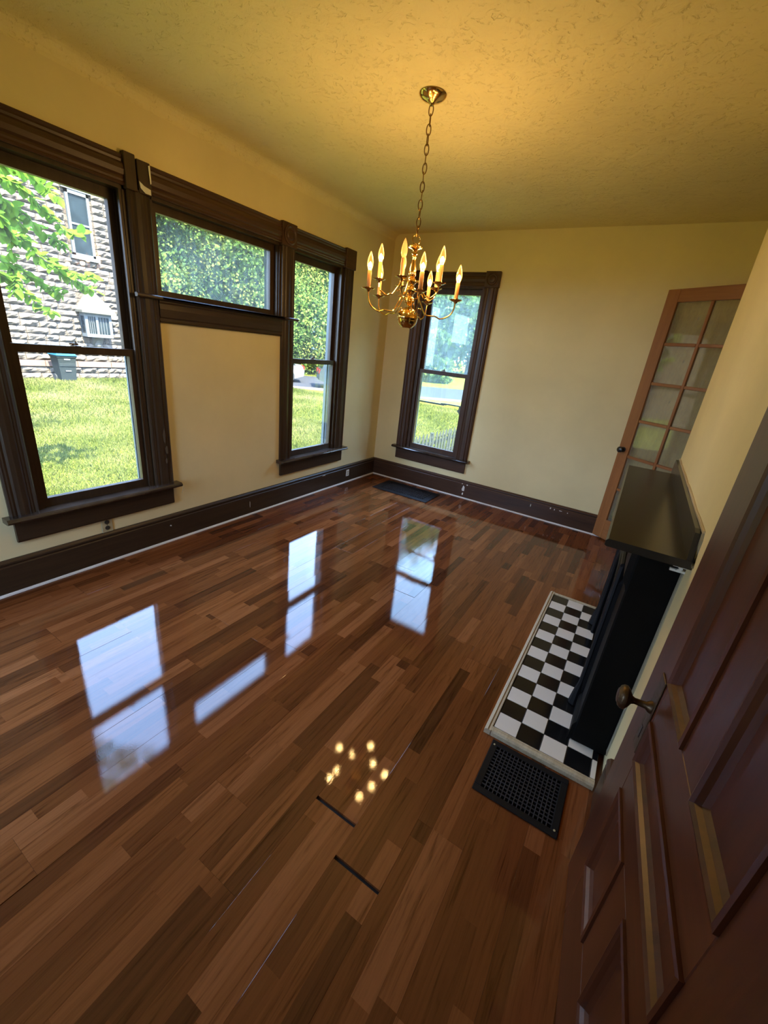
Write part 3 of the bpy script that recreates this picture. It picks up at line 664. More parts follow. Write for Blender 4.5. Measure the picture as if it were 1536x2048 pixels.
# floor registers
def register(loc, sx_, sy_, fr_, nx, ny, lab, small):
    t = thing('floor_register', loc, 0, lab, 'floor register')
    b = MB(); z1 = .007
    for x0, x1, y0, y1 in ((-sx_/2, sx_/2, -sy_/2, -sy_/2+fr_), (-sx_/2, sx_/2, sy_/2-fr_, sy_/2), (-sx_/2, -sx_/2+fr_, -sy_/2+fr_, sy_/2-fr_), (sx_/2-fr_, sx_/2, -sy_/2+fr_, sy_/2-fr_)):
        b.bbox(x0, x1, y0, y1, .0012, z1, .002)
    b.build('frame', M['iron'], t, world=False)
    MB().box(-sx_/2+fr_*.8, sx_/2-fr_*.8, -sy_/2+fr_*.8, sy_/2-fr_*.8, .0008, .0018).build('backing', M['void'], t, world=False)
    ix, iy = sx_-2*fr_, sy_-2*fr_
    bx_ = MB().bbox(-ix/2, ix/2, -.0020, .0020, .002, .0066, .0008).mesh('bar', M['ironbar']); by_ = MB().bbox(-.0020, .0020, -iy/2, iy/2, .002, .0062, .0008).mesh('bar', M['ironbar'])
    if small:
        g = MB()
        for k in range(1, nx): g.bbox(-ix/2+ix*k/nx-.0028, -ix/2+ix*k/nx+.0028, -iy/2, iy/2, .002, .0062, .001)
        for k in range(1, ny): g.bbox(-ix/2, ix/2, -iy/2+iy*k/ny-.0035, -iy/2+iy*k/ny+.0035, .002, .0066, .001)
        tag(g.build('grille', M['ironbar'], t, world=False), kind='stuff')
    else:
        for k in range(1, nx): link_obj('bar', by_, t, (-ix/2+ix*k/nx, 0, 0))
        for k in range(1, ny): link_obj('bar', bx_, t, (0, -iy/2+iy*k/ny, 0))
        for q in (-1, 1): MB().lathe([(.004, 0), (.004, .002), (.001, .0025)], q*(sx_/2-fr_/2), -q*(sy_/2-fr_/2)*.9, z1-.0005, 8).build('screw', M['plate'], t, world=False)
    return t
register((2.765, -3.134, 0), .312, .262, .026, 17, 13, 'black iron floor register with square lattice beside the hearth', False)
register((.687, -.325, 0), .700, .385, .075, 26, 7, 'long black floor register under the end wall window', True)

# ------------------------------------------------------------------ chandelier
CX, CY = 1.5012, -2.208
ch = thing('chandelier', (CX, CY, H), 0, 'brass chandelier with two tiers of candle bulbs hanging on a chain', 'chandelier')
lp = lambda prof, seg=24: MB().lathe(prof, CX, CY, 0, seg)
lp([(.064, H), (.066, H-.004), (.062, H-.010), (.048, H-.020), (.028, H-.028), (.014, H-.034), (.008, H-.044), (.001, H-.046)]).build('canopy', M['brass'], ch, smooth=True)
linkm = MB().tube([(.0105*math.cos(a), 0, .0235*math.sin(a)) for a in np.linspace(0, 2*math.pi, 14, endpoint=False)], .0026, 6, closed=True).mesh('chain_link', M['cbrass'], True)
ztop, zbot, NL = H-.060, 2.104, 14
for i in range(NL):
    z = ztop-(ztop-zbot)*i/(NL-1)
    link_obj('chain_link', linkm, ch, (random.gauss(0, .0008), random.gauss(0, .0008), z-H), (random.gauss(0, .05), 0, (i % 2)*math.pi/2+random.gauss(.5, .2)))
MB().tube([(CX+.021*math.cos(a)*math.cos(.6), CY+.021*math.cos(a)*math.sin(.6), 2.066+.021*math.sin(a)) for a in np.linspace(0, 2*math.pi, 20, endpoint=False)], .0028, 6, closed=True).build('hanging_ring', M['brass'], ch, smooth=True)
colp = [(.003, 2.050), (.006, 2.046), (.014, 2.042), (.034, 2.036), (.038, 2.031), (.036, 2.027), (.015, 2.020), (.010, 2.012), (.014, 2.006), (.014, 1.999), (.009, 1.995), (.012, 1.989), (.009, 1.984), (.010, 1.965), (.017, 1.925), (.021, 1.905), (.017, 1.895),
        (.011, 1.890), (.020, 1.884), (.027, 1.872), (.025, 1.862), (.013, 1.852), (.012, 1.846), (.026, 1.838), (.031, 1.826), (.026, 1.814), (.015, 1.806), (.012, 1.797), (.022, 1.790), (.030, 1.778), (.030, 1.768), (.020, 1.758), (.011, 1.750), (.010, 1.742)]
lp(colp).build('column', M['brass'], ch, smooth=True)
ball = [(.010, 1.744), (.020, 1.740), (.034, 1.731)]+[(.057*math.cos(a), 1.690+.053*math.sin(a)) for a in np.linspace(.85, .06, 6)]+[(.0595, 1.691), (.0595, 1.687)]+[(.057*math.cos(a), 1.688+.057*math.sin(a)) for a in np.linspace(-.06, -1.05, 7)]+[(.027, 1.6365), (.001, 1.6355)]
lp(ball).build('ball', M['brass'], ch, smooth=True)
M['bulbglass'] = None
def bulbmat(name, s, col):
    m, nt, b = newmat(name); nt.nodes.remove(b); out = nt.nodes['Material Output']
    tr = node(nt, 'ShaderNodeBsdfTransparent', i_Color=(1, .86, .62, 1)); gl = node(nt, 'ShaderNodeBsdfGlossy', i_Roughness=.05); fz = node(nt, 'ShaderNodeFresnel', i_IOR=1.35)
    mx = node(nt, 'ShaderNodeMixShader'); link(nt, fz.outputs[0], mx.inputs[0]); link(nt, tr.outputs[0], mx.inputs[1]); link(nt, gl.outputs[0], mx.inputs[2])
    if s:
        em = node(nt, 'ShaderNodeEmission', i_Color=(*col, 1), i_Strength=s); ad = node(nt, 'ShaderNodeAddShader')
        lw = node(nt, 'ShaderNodeLayerWeight', i_Blend=.35); ms = math_(nt, 'MULTIPLY', math_(nt, 'ADD', lw.outputs['Facing'], .25), s); link(nt, ms, em.inputs['Strength'])
        link(nt, mx.outputs[0], ad.inputs[0]); link(nt, em.outputs[0], ad.inputs[1]); link(nt, ad.outputs[0], out.inputs['Surface'])
    else:
        df = node(nt, 'ShaderNodeBsdfTranslucent', i_Color=(.9, .6, .4, 1)); m2 = node(nt, 'ShaderNodeMixShader', i_0=.45); link(nt, mx.outputs[0], m2.inputs[1]); link(nt, df.outputs[0], m2.inputs[2]); link(nt, m2.outputs[0], out.inputs['Surface'])
    return m
M['bulb_on'] = bulbmat('lit_clear_bulb', .62, (1., .42, .08)); M['bulb_off'] = bulbmat('unlit_clear_bulb', 0, (1, 1, 1))
M['fil'] = emit('glowing_filament', (1., .78, .42), 30.)
BP = [(.0085, 0), (.0095, .006), (.0135, .016), (.0160, .030), (.0155, .042), (.0125, .057), (.0075, .073), (.003, .084), (.0008, .088)]
cupm = MB().lathe([(.004, -.012), (.009, -.010), (.012, -.004), (.020, -.002), (.033, .004), (.035, .007), (.031, .006), (.015, .002), (.013, .006), (.0125, .012), (.001, .012)], seg=20).mesh('drip_pan', M['brass'], True)
slm = MB().lathe([(.0105, .010), (.0105, .086), (.009, .088), (.001, .088)], seg=14).mesh('candle_sleeve', M['sleeve'], True)
b_on = MB().lathe(BP, seg=16).mesh('bulb', M['bulb_on'], True); b_off = MB().lathe(BP, seg=16).mesh('bulb', M['bulb_off'], True)
film = MB().lathe([(.001, .018), (.004, .021), (.0058, .028), (.0050, .036), (.001, .041)], seg=10).mesh('filament', M['fil'], True)
def arm(ang_deg, r, zc, hub, low, on):
    a = math.radians(ang_deg); dx, dy = math.cos(a), math.sin(a)
    ctrl = [(.016, hub-.004), (.030, hub+.012), (.052, hub+.010), (.072, hub-.022), (.098, (hub+low)/2-.025), (r*.55+.012, low+.010), (r*.72, low), (r*.87, low+.014), (r*.97, (low+zc)/2-.006), (r, zc-.010)]
    P = [Vector((rr*dx, rr*dy, z-H)) for rr, z in ctrl]; out = []
    for i in range(len(P)-1):
        p0 = P[max(i-1, 0)]; p1 = P[i]; p2 = P[i+1]; p3 = P[min(i+2, len(P)-1)]
        for t in (0, .33, .66): out.append(.5*((2*p1)+(p2-p0)*t+(2*p0-5*p1+4*p2-p3)*t*t+(3*p1-p0-3*p2+p3)*t**3))
    out.append(P[-1])
    o = link_obj('arm', MB().tube(out, .0036, 8).mesh('arm', M['brass'], True), ch)
    # scroll curl below the shoulder
    MB().tube([Vector(((.060+.014*math.cos(q)*(1-k*.04))*dx, (.060+.014*math.cos(q)*(1-k*.04))*dy, hub-.050+.016*math.sin(q)-H)) for k, q in enumerate(np.linspace(.5, 5.2, 12))], .0022, 6).build('scroll', M['brass'], o, smooth=True, world=False)
    loc = (r*dx, r*dy, zc-H)
    link_obj('drip_pan', cupm, o, loc); link_obj('candle_sleeve', slm, o, loc)
    bl_ = (loc[0], loc[1], loc[2]+.086)
    link_obj('bulb', b_on if on else b_off, o, bl_)
    if on:
        link_obj('filament', film, o, bl_)
        l = bpy.data.lights.new('bulb_light', 'POINT'); l.energy = BULB_W; l.color = (1., .70, .34); l.shadow_soft_size = .016
        lo = bpy.data.objects.new('bulb_light', l); COL.objects.link(lo); lo.parent = o; lo.location = (bl_[0], bl_[1], bl_[2]+.03)
for k in range(5): arm(-122+72*k, .252, 1.795, 1.775, 1.700, True)
for k in range(5): arm(-150+72*k, .178, 1.858, 1.858, 1.790, k != 1)

# ------------------------------------------------------------------ outdoors
G = -.9
def leafmat(name, stops, trans=.35, scale=.9, fine=9.):
    m, nt, b = newmat(name); nt.nodes.remove(b); out = nt.nodes['Material Output']
    g = node(nt, 'ShaderNodeNewGeometry')
    n = node(nt, 'ShaderNodeTexNoise', i_Scale=scale, i_Detail=3.0); link(nt, g.outputs['Position'], n.inputs['Vector'])
    n2 = node(nt, 'ShaderNodeTexNoise', i_Scale=fine, i_Detail=1.0); link(nt, g.outputs['Position'], n2.inputs['Vector'])
    f_ = math_(nt, 'ADD', math_(nt, 'MULTIPLY', n.outputs[0], .5), math_(nt, 'MULTIPLY', n2.outputs[0], .5))
    c = ramp(nt, f_, stops)
    d = node(nt, 'ShaderNodeBsdfDiffuse'); t = node(nt, 'ShaderNodeBsdfTranslucent'); mx = node(nt, 'ShaderNodeMixShader', i_0=trans)
    link(nt, c, d.inputs[0]); link(nt, c, t.inputs[0]); link(nt, d.outputs[0], mx.inputs[1]); link(nt, t.outputs[0], mx.inputs[2]); link(nt, mx.outputs[0], out.inputs['Surface'])
    return m
M['ground'] = leafmat('lawn_soil_and_clover', [(.30, (.030, .040, .006)), (.5, (.068, .076, .010)), (.70, (.115, .105, .020))], 0., .6, 14.)
M['blade'] = leafmat('grass_blades', [(.34, (.022, .036, .006)), (.5, (.075, .085, .016)), (.66, (.170, .155, .060))], .3, .5, 30.)
M['treeA'] = leafmat('yellow_green_foliage', [(.33, (.025, .058, .014)), (.50, (.085, .135, .028)), (.66, (.200, .195, .040))], .35, .35, 3.)
M['treeB'] = leafmat('deep_green_foliage', [(.33, (.018, .050, .016)), (.50, (.060, .115, .035)), (.68, (.140, .175, .050))], .35, .35, 3.)
M['treeC'] = leafmat('blue_green_conifer', [(.33, (.012, .028, .020)), (.52, (.030, .055, .040)), (.70, (.060, .085, .055))], .2, .35, 3.)
M['leaf'] = leafmat('fresh_green_leaf', [(.30, (.045, .100, .010)), (.5, (.085, .165, .016)), (.7, (.140, .215, .028))], .5, 3., 12.)
M['bark'] = plain('grey_brown_bark', (.05, .038, .028), .9, bump=.5, bscale=20)
M['asphalt'] = plain('pale_asphalt', (.026, .026, .029), .85, spec=.05, scale=3)
M['walk'] = plain('pinkish_concrete', (.075, .058, .050), .8, spec=.05, scale=3)
M['stone'] = plain('rock_faced_buff_stone', (.092, .072, .054), .9, spec=.1, var=.35, scale=5., bump=.7, bscale=14.)
M['mortar'] = None
def coursed(name):
    m, nt, b = newmat(name); g = node(nt, 'ShaderNodeNewGeometry'); mp = node(nt, 'ShaderNodeMapping'); sp = node(nt, 'ShaderNodeSeparateXYZ'); cb_ = node(nt, 'ShaderNodeCombineXYZ')
    link(nt, g.outputs['Position'], sp.inputs[0]); link(nt, math_(nt, 'ADD', sp.outputs[0], sp.outputs[1]), cb_.inputs[0]); link(nt, math_(nt, 'ADD', sp.outputs[2], .9), cb_.inputs[1])
    br2 = node(nt, 'ShaderNodeTexBrick', i_Scale=1.0); br2.inputs['Color1'].default_value = (.060, .043, .030, 1); br2.inputs['Color2'].default_value = (.085, .064, .046, 1); br2.inputs['Mortar'].default_value = (.022, .017, .013, 1)
    br2.inputs['Brick Width'].default_value = .56; br2.inputs['Row Height'].default_value = .2265; br2.inputs['Mortar Size'].default_value = .014; link(nt, cb_.outputs[0], br2.inputs['Vector'])
    link(nt, br2.outputs[0], b.inputs['Base Color']); b.inputs['Roughness'].default_value = .95; b.inputs['Specular IOR Level'].default_value = .1
    n = node(nt, 'ShaderNodeTexNoise', i_Scale=9., i_Detail=5.0); link(nt, g.outputs['Position'], n.inputs['Vector'])
    bp = node(nt, 'ShaderNodeBump', i_Strength=.9, i_Distance=.08); link(nt, math_(nt, 'SUBTRACT', n.outputs[0], br2.outputs['Fac']), bp.inputs['Height']); link(nt, bp.outputs[0], b.inputs['Normal']); return m
M['mortar'] = coursed('rock_faced_stone_courses')
M['pink'] = plain('pink_sandstone', (.12, .065, .042), .85, var=.12, scale=4.)
M['hframe'] = plain('white_house_trim', (.085, .085, .08), .8, spec=.1, var=.05)
M['hood'] = plain('cream_hood', (.075, .066, .05), .8, spec=.1)
M['hglass'] = plain('dark_reflecting_pane', (.010, .014, .016), .12, var=.4, scale=2., spec=.25)
M['roofing'] = plain('grey_shingles', (.06, .06, .062), .9)
M['bingrey'] = plain('charcoal_bin_plastic', (.012, .015, .014), .7, spec=.15)
M['binblue'] = plain('blue_lid_plastic', (.008, .055, .10), .6, spec=.2)
M['picket'] = plain('weathered_white_picket', (.026, .029, .020), .9, spec=.1, var=.2)
M['carwhite'] = plain('white_car_paint', (.12, .12, .12), .35, spec=.25, var=.03); M['cargrey'] = plain('grey_car_paint', (.022, .026, .023), .35, spec=.25, var=.05)
M['tyre'] = plain('black_tyre', (.01, .01, .01), .8); M['hub'] = plain('alloy_hub', (.16, .16, .16), .35, .5)
M['tail'] = plain('red_tail_light', (.25, .012, .008), .2); M['carglass'] = plain('car_window_glass', (.008, .011, .012), .12, spec=.3)

gm = MB(); gm.add([(-120, -60, G), (80, -60, G), (80, 150, G), (-120, 150, G)], [(0, 1, 2, 3)])
tag(gm.build('ground', M['ground']), 'open green lawn around the house', 'lawn', kind='structure')
fo = MB().box(-T+.02, XA+1.28, YN-T+.02, T-.02, G, -.021); tag(fo.build('wall_foundation', M['outwall']), 'foundation under the room', 'foundation', kind='structure')

# street, kerb and walk, running diagonally past the lawn
sd = Vector((.70, .714, 0)); sn = Vector((-.714, .70, 0)); s0_ = Vector((-12.6, 12.9, 0))
def strip(mb, o0, o1, h0, h1):
    vs = []
    for z in (h0, h1):
        for t_, o_ in ((-60, o0), (60, o0), (60, o1), (-60, o1)):
            p = s0_+sd*t_+sn*o_; vs.append((p.x, p.y, z))
    return mb.add(vs, [(0, 3, 2, 1), (4, 5, 6, 7), (0, 1, 5, 4), (1, 2, 6, 5), (2, 3, 7, 6), (3, 0, 4, 7)])
tag(strip(MB(), .3, 8.2, G-.05, G+.015).build('street', M['asphalt']), 'pale asphalt street beyond the lawn', 'street', kind='structure')
tag(strip(MB(), -.5, .3, G-.05, G+.05).build('kerb', M['walk']), 'pinkish concrete kerb along the street', 'kerb', kind='structure')

# grass blades
def tri_mesh(name, V, mat):
    n = len(V)//3; me = bpy.data.meshes.new(name); me.vertices.add(n*3); me.vertices.foreach_set('co', V.astype(np.float32).ravel())
    me.loops.add(n*3); me.loops.foreach_set('vertex_index', np.arange(n*3, dtype=np.int32)); me.polygons.add(n)
    me.polygons.foreach_set('loop_start', np.arange(0, n*3, 3, dtype=np.int32)); me.update(); me.validate(); me.materials.append(mat); return me
def grass(n, xr, yr, h0, h1, wd):
    x = rng.uniform(*xr, n); y = rng.uniform(*yr, n); h = rng.uniform(h0, h1, n); a = rng.uniform(0, 2*np.pi, n); l = rng.uniform(.2, 1.0, n)*h; b = rng.uniform(0, 2*np.pi, n); ww = rng.uniform(.5, 1, n)*wd
    p0 = np.stack([x-np.cos(a)*ww, y-np.sin(a)*ww, np.full(n, G)], 1); p1 = np.stack([x+np.cos(a)*ww, y+np.sin(a)*ww, np.full(n, G)], 1); p2 = np.stack([x+np.cos(b)*l, y+np.sin(b)*l, G+h], 1)
    return np.stack([p0, p1, p2], 1).reshape(-1, 3)
GV = np.concatenate([grass(110000, (-9, -2.6), (-3.0, 6.0), .03, .10, .010), grass(80000, (-16.4, -9), (-1.0, 12.0), .05, .13, .018), grass(60000, (-9, -.2), (2.0, 15), .05, .12, .016)])
q = (GV.reshape(-1, 3, 3)[:, 0, :2]-np.array([s0_.x, s0_.y]))@np.array([sn.x, sn.y]) < -.6
GV = GV.reshape(-1, 3, 3)[q].reshape(-1, 3)
tag(link_obj('lawn_grass', tri_mesh('lawn_grass', GV, M['blade'])), 'short yellow-green grass covering the side lawn', 'grass', kind='stuff')

# ---- stone house next door
HXF = -16.6
hs = thing('stone_house', (-20.5, 2.0, G), 0, 'rough buff stone house seen through the tall window', 'house')
MB().box(HXF-8, HXF, -16.0, 6.95, G, 8.6).build('wall', M['mortar'], hs)
rf = MB(); rf.extrude([(HXF+.5, 8.4), (HXF-4, 12.4), (HXF-8.5, 8.4), (HXF-8.5, 8.6), (HXF-4, 12.65), (HXF+.5, 8.6)], lambda p, q_, t: (p, t, q_), -16.5, 7.4); rf.build('roof', M['roofing'], hs)
variants = {}
def stone_mesh(wd, ht, var):
    key = (wd, ht, var)
    if key not in variants:
        r_ = random.Random(var*31+int(wd*100)); b = MB(); nx, nz = 6, 4; vs = []
        for j in range(nz):
            for i in range(nx):
                y = -wd/2+wd*i/(nx-1); z = -ht/2+ht*j/(nz-1); edge = i in (0, nx-1) or j in (0, nz-1)
                vs.append((r_.uniform(.01, .03) if edge else r_.uniform(.04, .13), y+(0 if edge else r_.uniform(-.03, .03)), z+(r_.uniform(-.008, .008) if edge else r_.uniform(-.018, .018))))
        k = len(vs)
        fs = [(j*nx+i, j*nx+i+1, (j+1)*nx+i+1, (j+1)*nx+i) for j in range(nz-1) for i in range(nx-1)]
        ring = [i for i in range(nx)]+[j*nx+nx-1 for j in range(1, nz)]+[(nz-1)*nx+i for i in range(nx-2, -1, -1)]+[j*nx for j in range(nz-2, 0, -1)]
        for i in ring: vs.append((-.01, vs[i][1], vs[i][2]))
        n = len(ring); fs += [(ring[i], ring[(i+1) % n], k+(i+1) % n, k+i) for i in range(n)]
        variants[key] = b.add(vs, fs).mesh('stone', M['stone'])
    return variants[key]
CH = .2265; holes = [(4.28, 5.24, 3.38, 5.74), (4.30, 5.27, .40, 2.30)]
nst = 0
for c in range(30):
    z0 = G+c*CH; zc = z0+CH/2
    if c == 2: continue
    segs = [(.55+max(0, zc)*.42-random.uniform(0, .3), 6.3)]
    for h in holes:
        if h[2] < zc < h[3]: segs = [q_ for a_, b2 in segs for q_ in ((a_, min(b2, h[0])), (max(a_, h[1]), b2)) if q_[1]-q_[0] > .12]
    for a_, b2 in segs:
        y = a_
        while y < b2-.05:
            wd = random.choice((.42, .56, .56, .70, .84))
            if b2-y-wd < .2: wd = b2-y
            wd = min(round(wd, 2), 1.0)
            if nst < 299: link_obj('stone', stone_mesh(wd-.018, CH-.022, random.randrange(5)), hs, (HXF+20.5, y+wd/2-2.0, zc-G)); nst += 1
            y += wd
y = -.3
while y < 6.8:                                             # smooth pink belt course
    wd = min(random.uniform(.9, 1.3), 6.95-y); MB().bbox(HXF, HXF+.10, y, y+wd-.012, G+2*CH+.01, G+3*CH-.005, .012).build('belt_stone', M['pink'], hs); y += wd
def hwin(y0, y1, z0, z1, d, name, mid_v=False, mid_h=False, sill=True):
    fw = .085; b = MB()
    b.box(HXF-.02, HXF+d, y0, y0+fw, z0, z1).box(HXF-.02, HXF+d, y1-fw, y1, z0, z1).box(HXF-.02, HXF+d, y0, y1, z1-fw*1.4, z1).box(HXF-.02, HXF+d, y0, y1, z0, z0+fw)
    o = b.build(name, M['hframe'], hs)
    if mid_h: MB().box(HXF+.02, HXF+d-.02, y0+fw, y1-fw, (z0+z1)/2-.03, (z0+z1)/2+.03).build('meeting_rail', M['hframe'], o)
    MB().box(HXF+d*.3, HXF+d*.3+.02, y0+fw, y1-fw, z0+fw, z1-fw).build('pane', M['hglass'], o)
    return o
hwin(4.38, 5.14, 3.50, 5.55, .10, 'upper_window', mid_h=True)
MB().box(HXF, HXF+.18, 4.28, 5.24, 3.38, 3.50).build('window_sill', M['hframe'], hs); MB().box(HXF, HXF+.12, 4.28, 5.24, 5.55, 5.72).build('window_lintel', M['hframe'], hs)
# small projecting window with hipped hood and bracket
bw = MB().box(HXF, HXF+.42, 4.30, 5.26, .72, .84).box(HXF, HXF+.42, 4.30, 5.26, 1.46, 1.60).box(HXF, HXF+.06, 4.30, 4.40, .84, 1.46).box(HXF+.34, HXF+.42, 4.30, 4.40, .84, 1.46).box(HXF+.34, HXF+.42, 5.16, 5.26, .84, 1.46).box(HXF+.34, HXF+.42, 4.68, 4.76, .84, 1.46).box(HXF, HXF+.06, 5.16, 5.26, .84, 1.46).build('bay_window', M['hframe'], hs)
for ya, yb in ((4.40, 4.68), (4.76, 5.16)):
    MB().box(HXF+.36, HXF+.375, ya, yb, .84, 1.46).build('pane', M['hglass'], bw)
    k_ = 4
    for q_ in range(1, k_): MB().box(HXF+.38, HXF+.392, ya+(yb-ya)*q_/k_-.008, ya+(yb-ya)*q_/k_+.008, .84, 1.46).build('glazing_bar', M['hframe'], bw)
for xa, xb in ((4.315, 4.33), (5.23, 5.245)): MB().box(HXF+.06, HXF+.34, xa, xb, .84, 1.46).build('pane', M['hglass'], bw)
hd = MB(); hd.add([(HXF, 4.18, 1.66), (HXF+.56, 4.18, 1.66), (HXF+.56, 5.38, 1.66), (HXF, 5.38, 1.66), (HXF, 4.66, 2.36), (HXF+.12, 4.70, 2.36), (HXF+.12, 4.88, 2.36), (HXF, 4.92, 2.36)], [(0, 3, 2, 1), (4, 5, 6, 7), (0, 1, 5, 4), (1, 2, 6, 5), (2, 3, 7, 6), (3, 0, 4, 7)])
hd.box(HXF, HXF+.58, 4.16, 5.40, 1.58, 1.66); hd.build('hood', M['hood'], hs)
bk = MB().extrude([(0, .30), (.30, .72), (0, .72)], lambda p, q_, t: (HXF+p, t, q_), 4.62, 4.94); bk.lathe([(.001, .28), (.09, .32), (.13, .40), (.10, .50), (.12, .60), (.16, .72)], HXF+.10, 4.78, 0, 14); bk.build('bracket', M['hood'], hs)

# ---- wheeled bin
bn = thing('wheeled_bin', (-15.95, 3.25, G), 0, 'charcoal wheeled bin with bright blue lid against the stone house', 'bin')
def frust(a, b, z0, z1): 
    (x0, y0), (x1, y1) = a, b
    return MB().add([(-x0, -y0, z0), (x0, -y0, z0), (x0, y0, z0), (-x0, y0, z0), (-x1, -y1, z1), (x1, -y1, z1), (x1, y1, z1), (-x1, y1, z1)], [(0, 3, 2, 1), (4, 5, 6, 7), (0, 1, 5, 4), (1, 2, 6, 5), (2, 3, 7, 6), (3, 0, 4, 7)])
bd = frust((.23, .24), (.30, .30), .06, .93); bd.bbox(-.32, .32, -.32, .32, .86, .93, .01); bd.bbox(.24, .29, -.27, .27, .55, .66, .01); bd.build('body', M['bingrey'], bn, world=False)
ld = frust((.34, .335), (.26, .30), .93, 1.0); ld.bbox(-.35, .35, -.34, .34, .925, .955, .01); ld.build('lid', M['binblue'], bn, world=False)
MB().box(.292, .302, -.10, .10, .78, .83).build('label_strip', M['hframe'], bn, world=False); MB().box(.265, .285, -.09, .09, .38, .42).build('label_strip', M['hframe'], bn, world=False)
for sy_ in (-1, 1): MB().lathe([(.04, -.03), (.125, -.03), (.125, .03), (.04, .03)], seg=16, m=Matrix.Translation((-.2, sy_*.26, .125)) @ Matrix.Rotation(math.pi/2, 4, 'X')).build('wheel', M['tyre'], bn, world=False)
MB().tube([(-.36, -.25, .90), (-.40, -.22, .93), (-.40, .22, .93), (-.36, .25, .90)], .015, 6).build('handle', M['bingrey'], bn, world=False)

# ---- picket fence along the side of the lawn
fn_ = thing('picket_fence', (-1.12, 4.4, G), 0, 'low weathered picket fence below the end wall window', 'fence')
pk = MB().extrude([(-.045, .04), (.045, .04), (.045, .60), (.058, .64), (.0, .76), (-.058, .64), (-.045, .60)], lambda p, q_, t: (t, p, q_), -.01, .01).mesh('picket', M['picket'])
for k in range(26): link_obj('picket', pk, fn_, (random.gauss(0, .004), -2.2+.175*k, random.gauss(0, .006)), (random.gauss(0, .012), 0, 0))
for z in (.20, .50): MB().box(-.05, -.012, -2.35, 2.35, z-.035, z+.035).build('rail', M['picket'], fn_, world=False)
for y in (-2.3, 0, 2.3): MB().bbox(-.13, -.05, y-.04, y+.04, 0, .72, .01).build('post', M['picket'], fn_, world=False)

# ---- trees
def crown_mesh(name, lobes, n, size, mat, core=2.4):
    tot = sum(l[3]**2 for l in lobes); V = []
    for (x, y, z, r, sq) in lobes:
        k = max(20, int(n*r*r/tot)); d = rng.normal(size=(k, 3)); d /= np.linalg.norm(d, axis=1)[:, None]
        rad = r*rng.uniform(.55, 1.05, k)**.5; c = np.stack([x+d[:, 0]*rad, y+d[:, 1]*rad, z+d[:, 2]*rad*sq], 1)
        u = rng.normal(size=(k, 3)); u /= np.linalg.norm(u, axis=1)[:, None]; v = np.cross(u, rng.normal(size=(k, 3))); v /= np.linalg.norm(v, axis=1)[:, None]
        s_ = (size*rng.uniform(.6, 1.3, k))[:, None]; u *= s_; v *= s_*.7
        V.append(np.stack([c-u, c+v, c+u, c-u, c+u, c-v], 1).reshape(-1, 3))
        if core:
            m_ = k//3; V.append((np.stack([-u*core, v*core, u*core, -u*core, u*core, -v*core], 1)[:m_]+(np.array([x, y, z])+(c[:m_]-np.array([x, y, z]))*.62)[:, None, :]).reshape(-1, 3))
    return tri_mesh(name, np.concatenate(V), mat)
def tree(name, x, y, hgt, rad, mat, lab, n=9000, size=.28, conifer=False, grp='trees beyond the street'):
    t = thing(name, (x, y, G), 0, lab, 'tree', grp)
    r_ = random.Random(int(x*10+y*7)); lobes = []
    if conifer:
        for k in range(9): q_ = k/8; lobes.append((r_.uniform(-.2, .2), r_.uniform(-.2, .2), hgt*(.12+.84*q_), rad*(1-.88*q_), .55))
    else:
        for k in range(15):
            q_ = r_.uniform(.06, .93); rr = rad*(.42+.25*r_.random()); sp = rad*math.sin(math.pi*min(.95, q_*.75+.25))*.75; b = r_.uniform(0, 2*math.pi)
            lobes.append((sp*math.cos(b), sp*math.sin(b), hgt*q_, rr, .85))
    link_obj('crown', crown_mesh('crown', lobes, n, size, mat), t)
    MB().tube([(0, 0, -.05), (.1, 0, hgt*.25), (0, .1, hgt*.55), (.05, 0, hgt*.8)], [.35, .28, .18, .06], 8).build('trunk', M['bark'], t, world=False)
TR = [(-32.9, 13.7, 14, 6, 'treeB', 'dense green tree beside the stone house corner'), (-26.5, 12.8, 14, 5.5, 'treeB', 'dark leafy tree at the left of the high window'), (-23.9, 14.9, 14.5, 6, 'treeA', 'yellow-green tree filling the middle of the high window'),
      (-23.5, 18.7, 14.5, 6, 'treeA', 'sunlit yellow-green tree at the right of the high window'), (-23.4, 23.1, 15.5, 6, 'treeA', 'bright leafy tree filling the narrow window'), (-21.9, 29.5, 17, 6, 'treeB', 'green tree standing behind the corner of the room'),
      (-28.1, 47.0, 26, 9, 'treeB', 'tall tree behind the left edge of the end wall window'), (-24.4, 51.3, 30, 10, 'treeB', 'big shady tree in the end wall window beside the chandelier'), (-18.7, 51.6, 29, 9, 'treeB', 'broad dark tree in the right part of the end wall window'), (-14.3, 57.2, 27, 9, 'treeB', 'tall tree beyond the right edge of the end wall window')]
for x_, y_, h_, r, m_, lab in TR: tree('leafy_tree', x_, y_, h_, r, M[m_], lab, n=42000 if h_ < 20 else 16000, size=.085 if h_ < 20 else .22)
for x_, y_, lab in ((16.4, 37.4, 'leafy tree to the right of the house, nearest the street'), (23.4, 29.8, 'leafy tree to the right of the house, second from the street'), (29.6, 22.4, 'leafy tree to the right of the house, third from the street'), (35.7, 14.6, 'leafy tree to the right of the house, farthest from the street')):
    tree('leafy_tree', x_, y_, 20, 7, M['treeB'], lab, n=9000, size=.22, grp='trees to the right of the house')
tree('conifer', -27.0, 31.9, 19, 2.6, M['treeC'], 'dark narrow conifer at the right edge of the narrow window', n=9000, size=.16, conifer=True)
tree('flowering_shrub', -14.3, 31.7, 4.2, 1.5, M['treeA'], 'small rounded bush on the far grass in the end wall window', n=1800, size=.2)

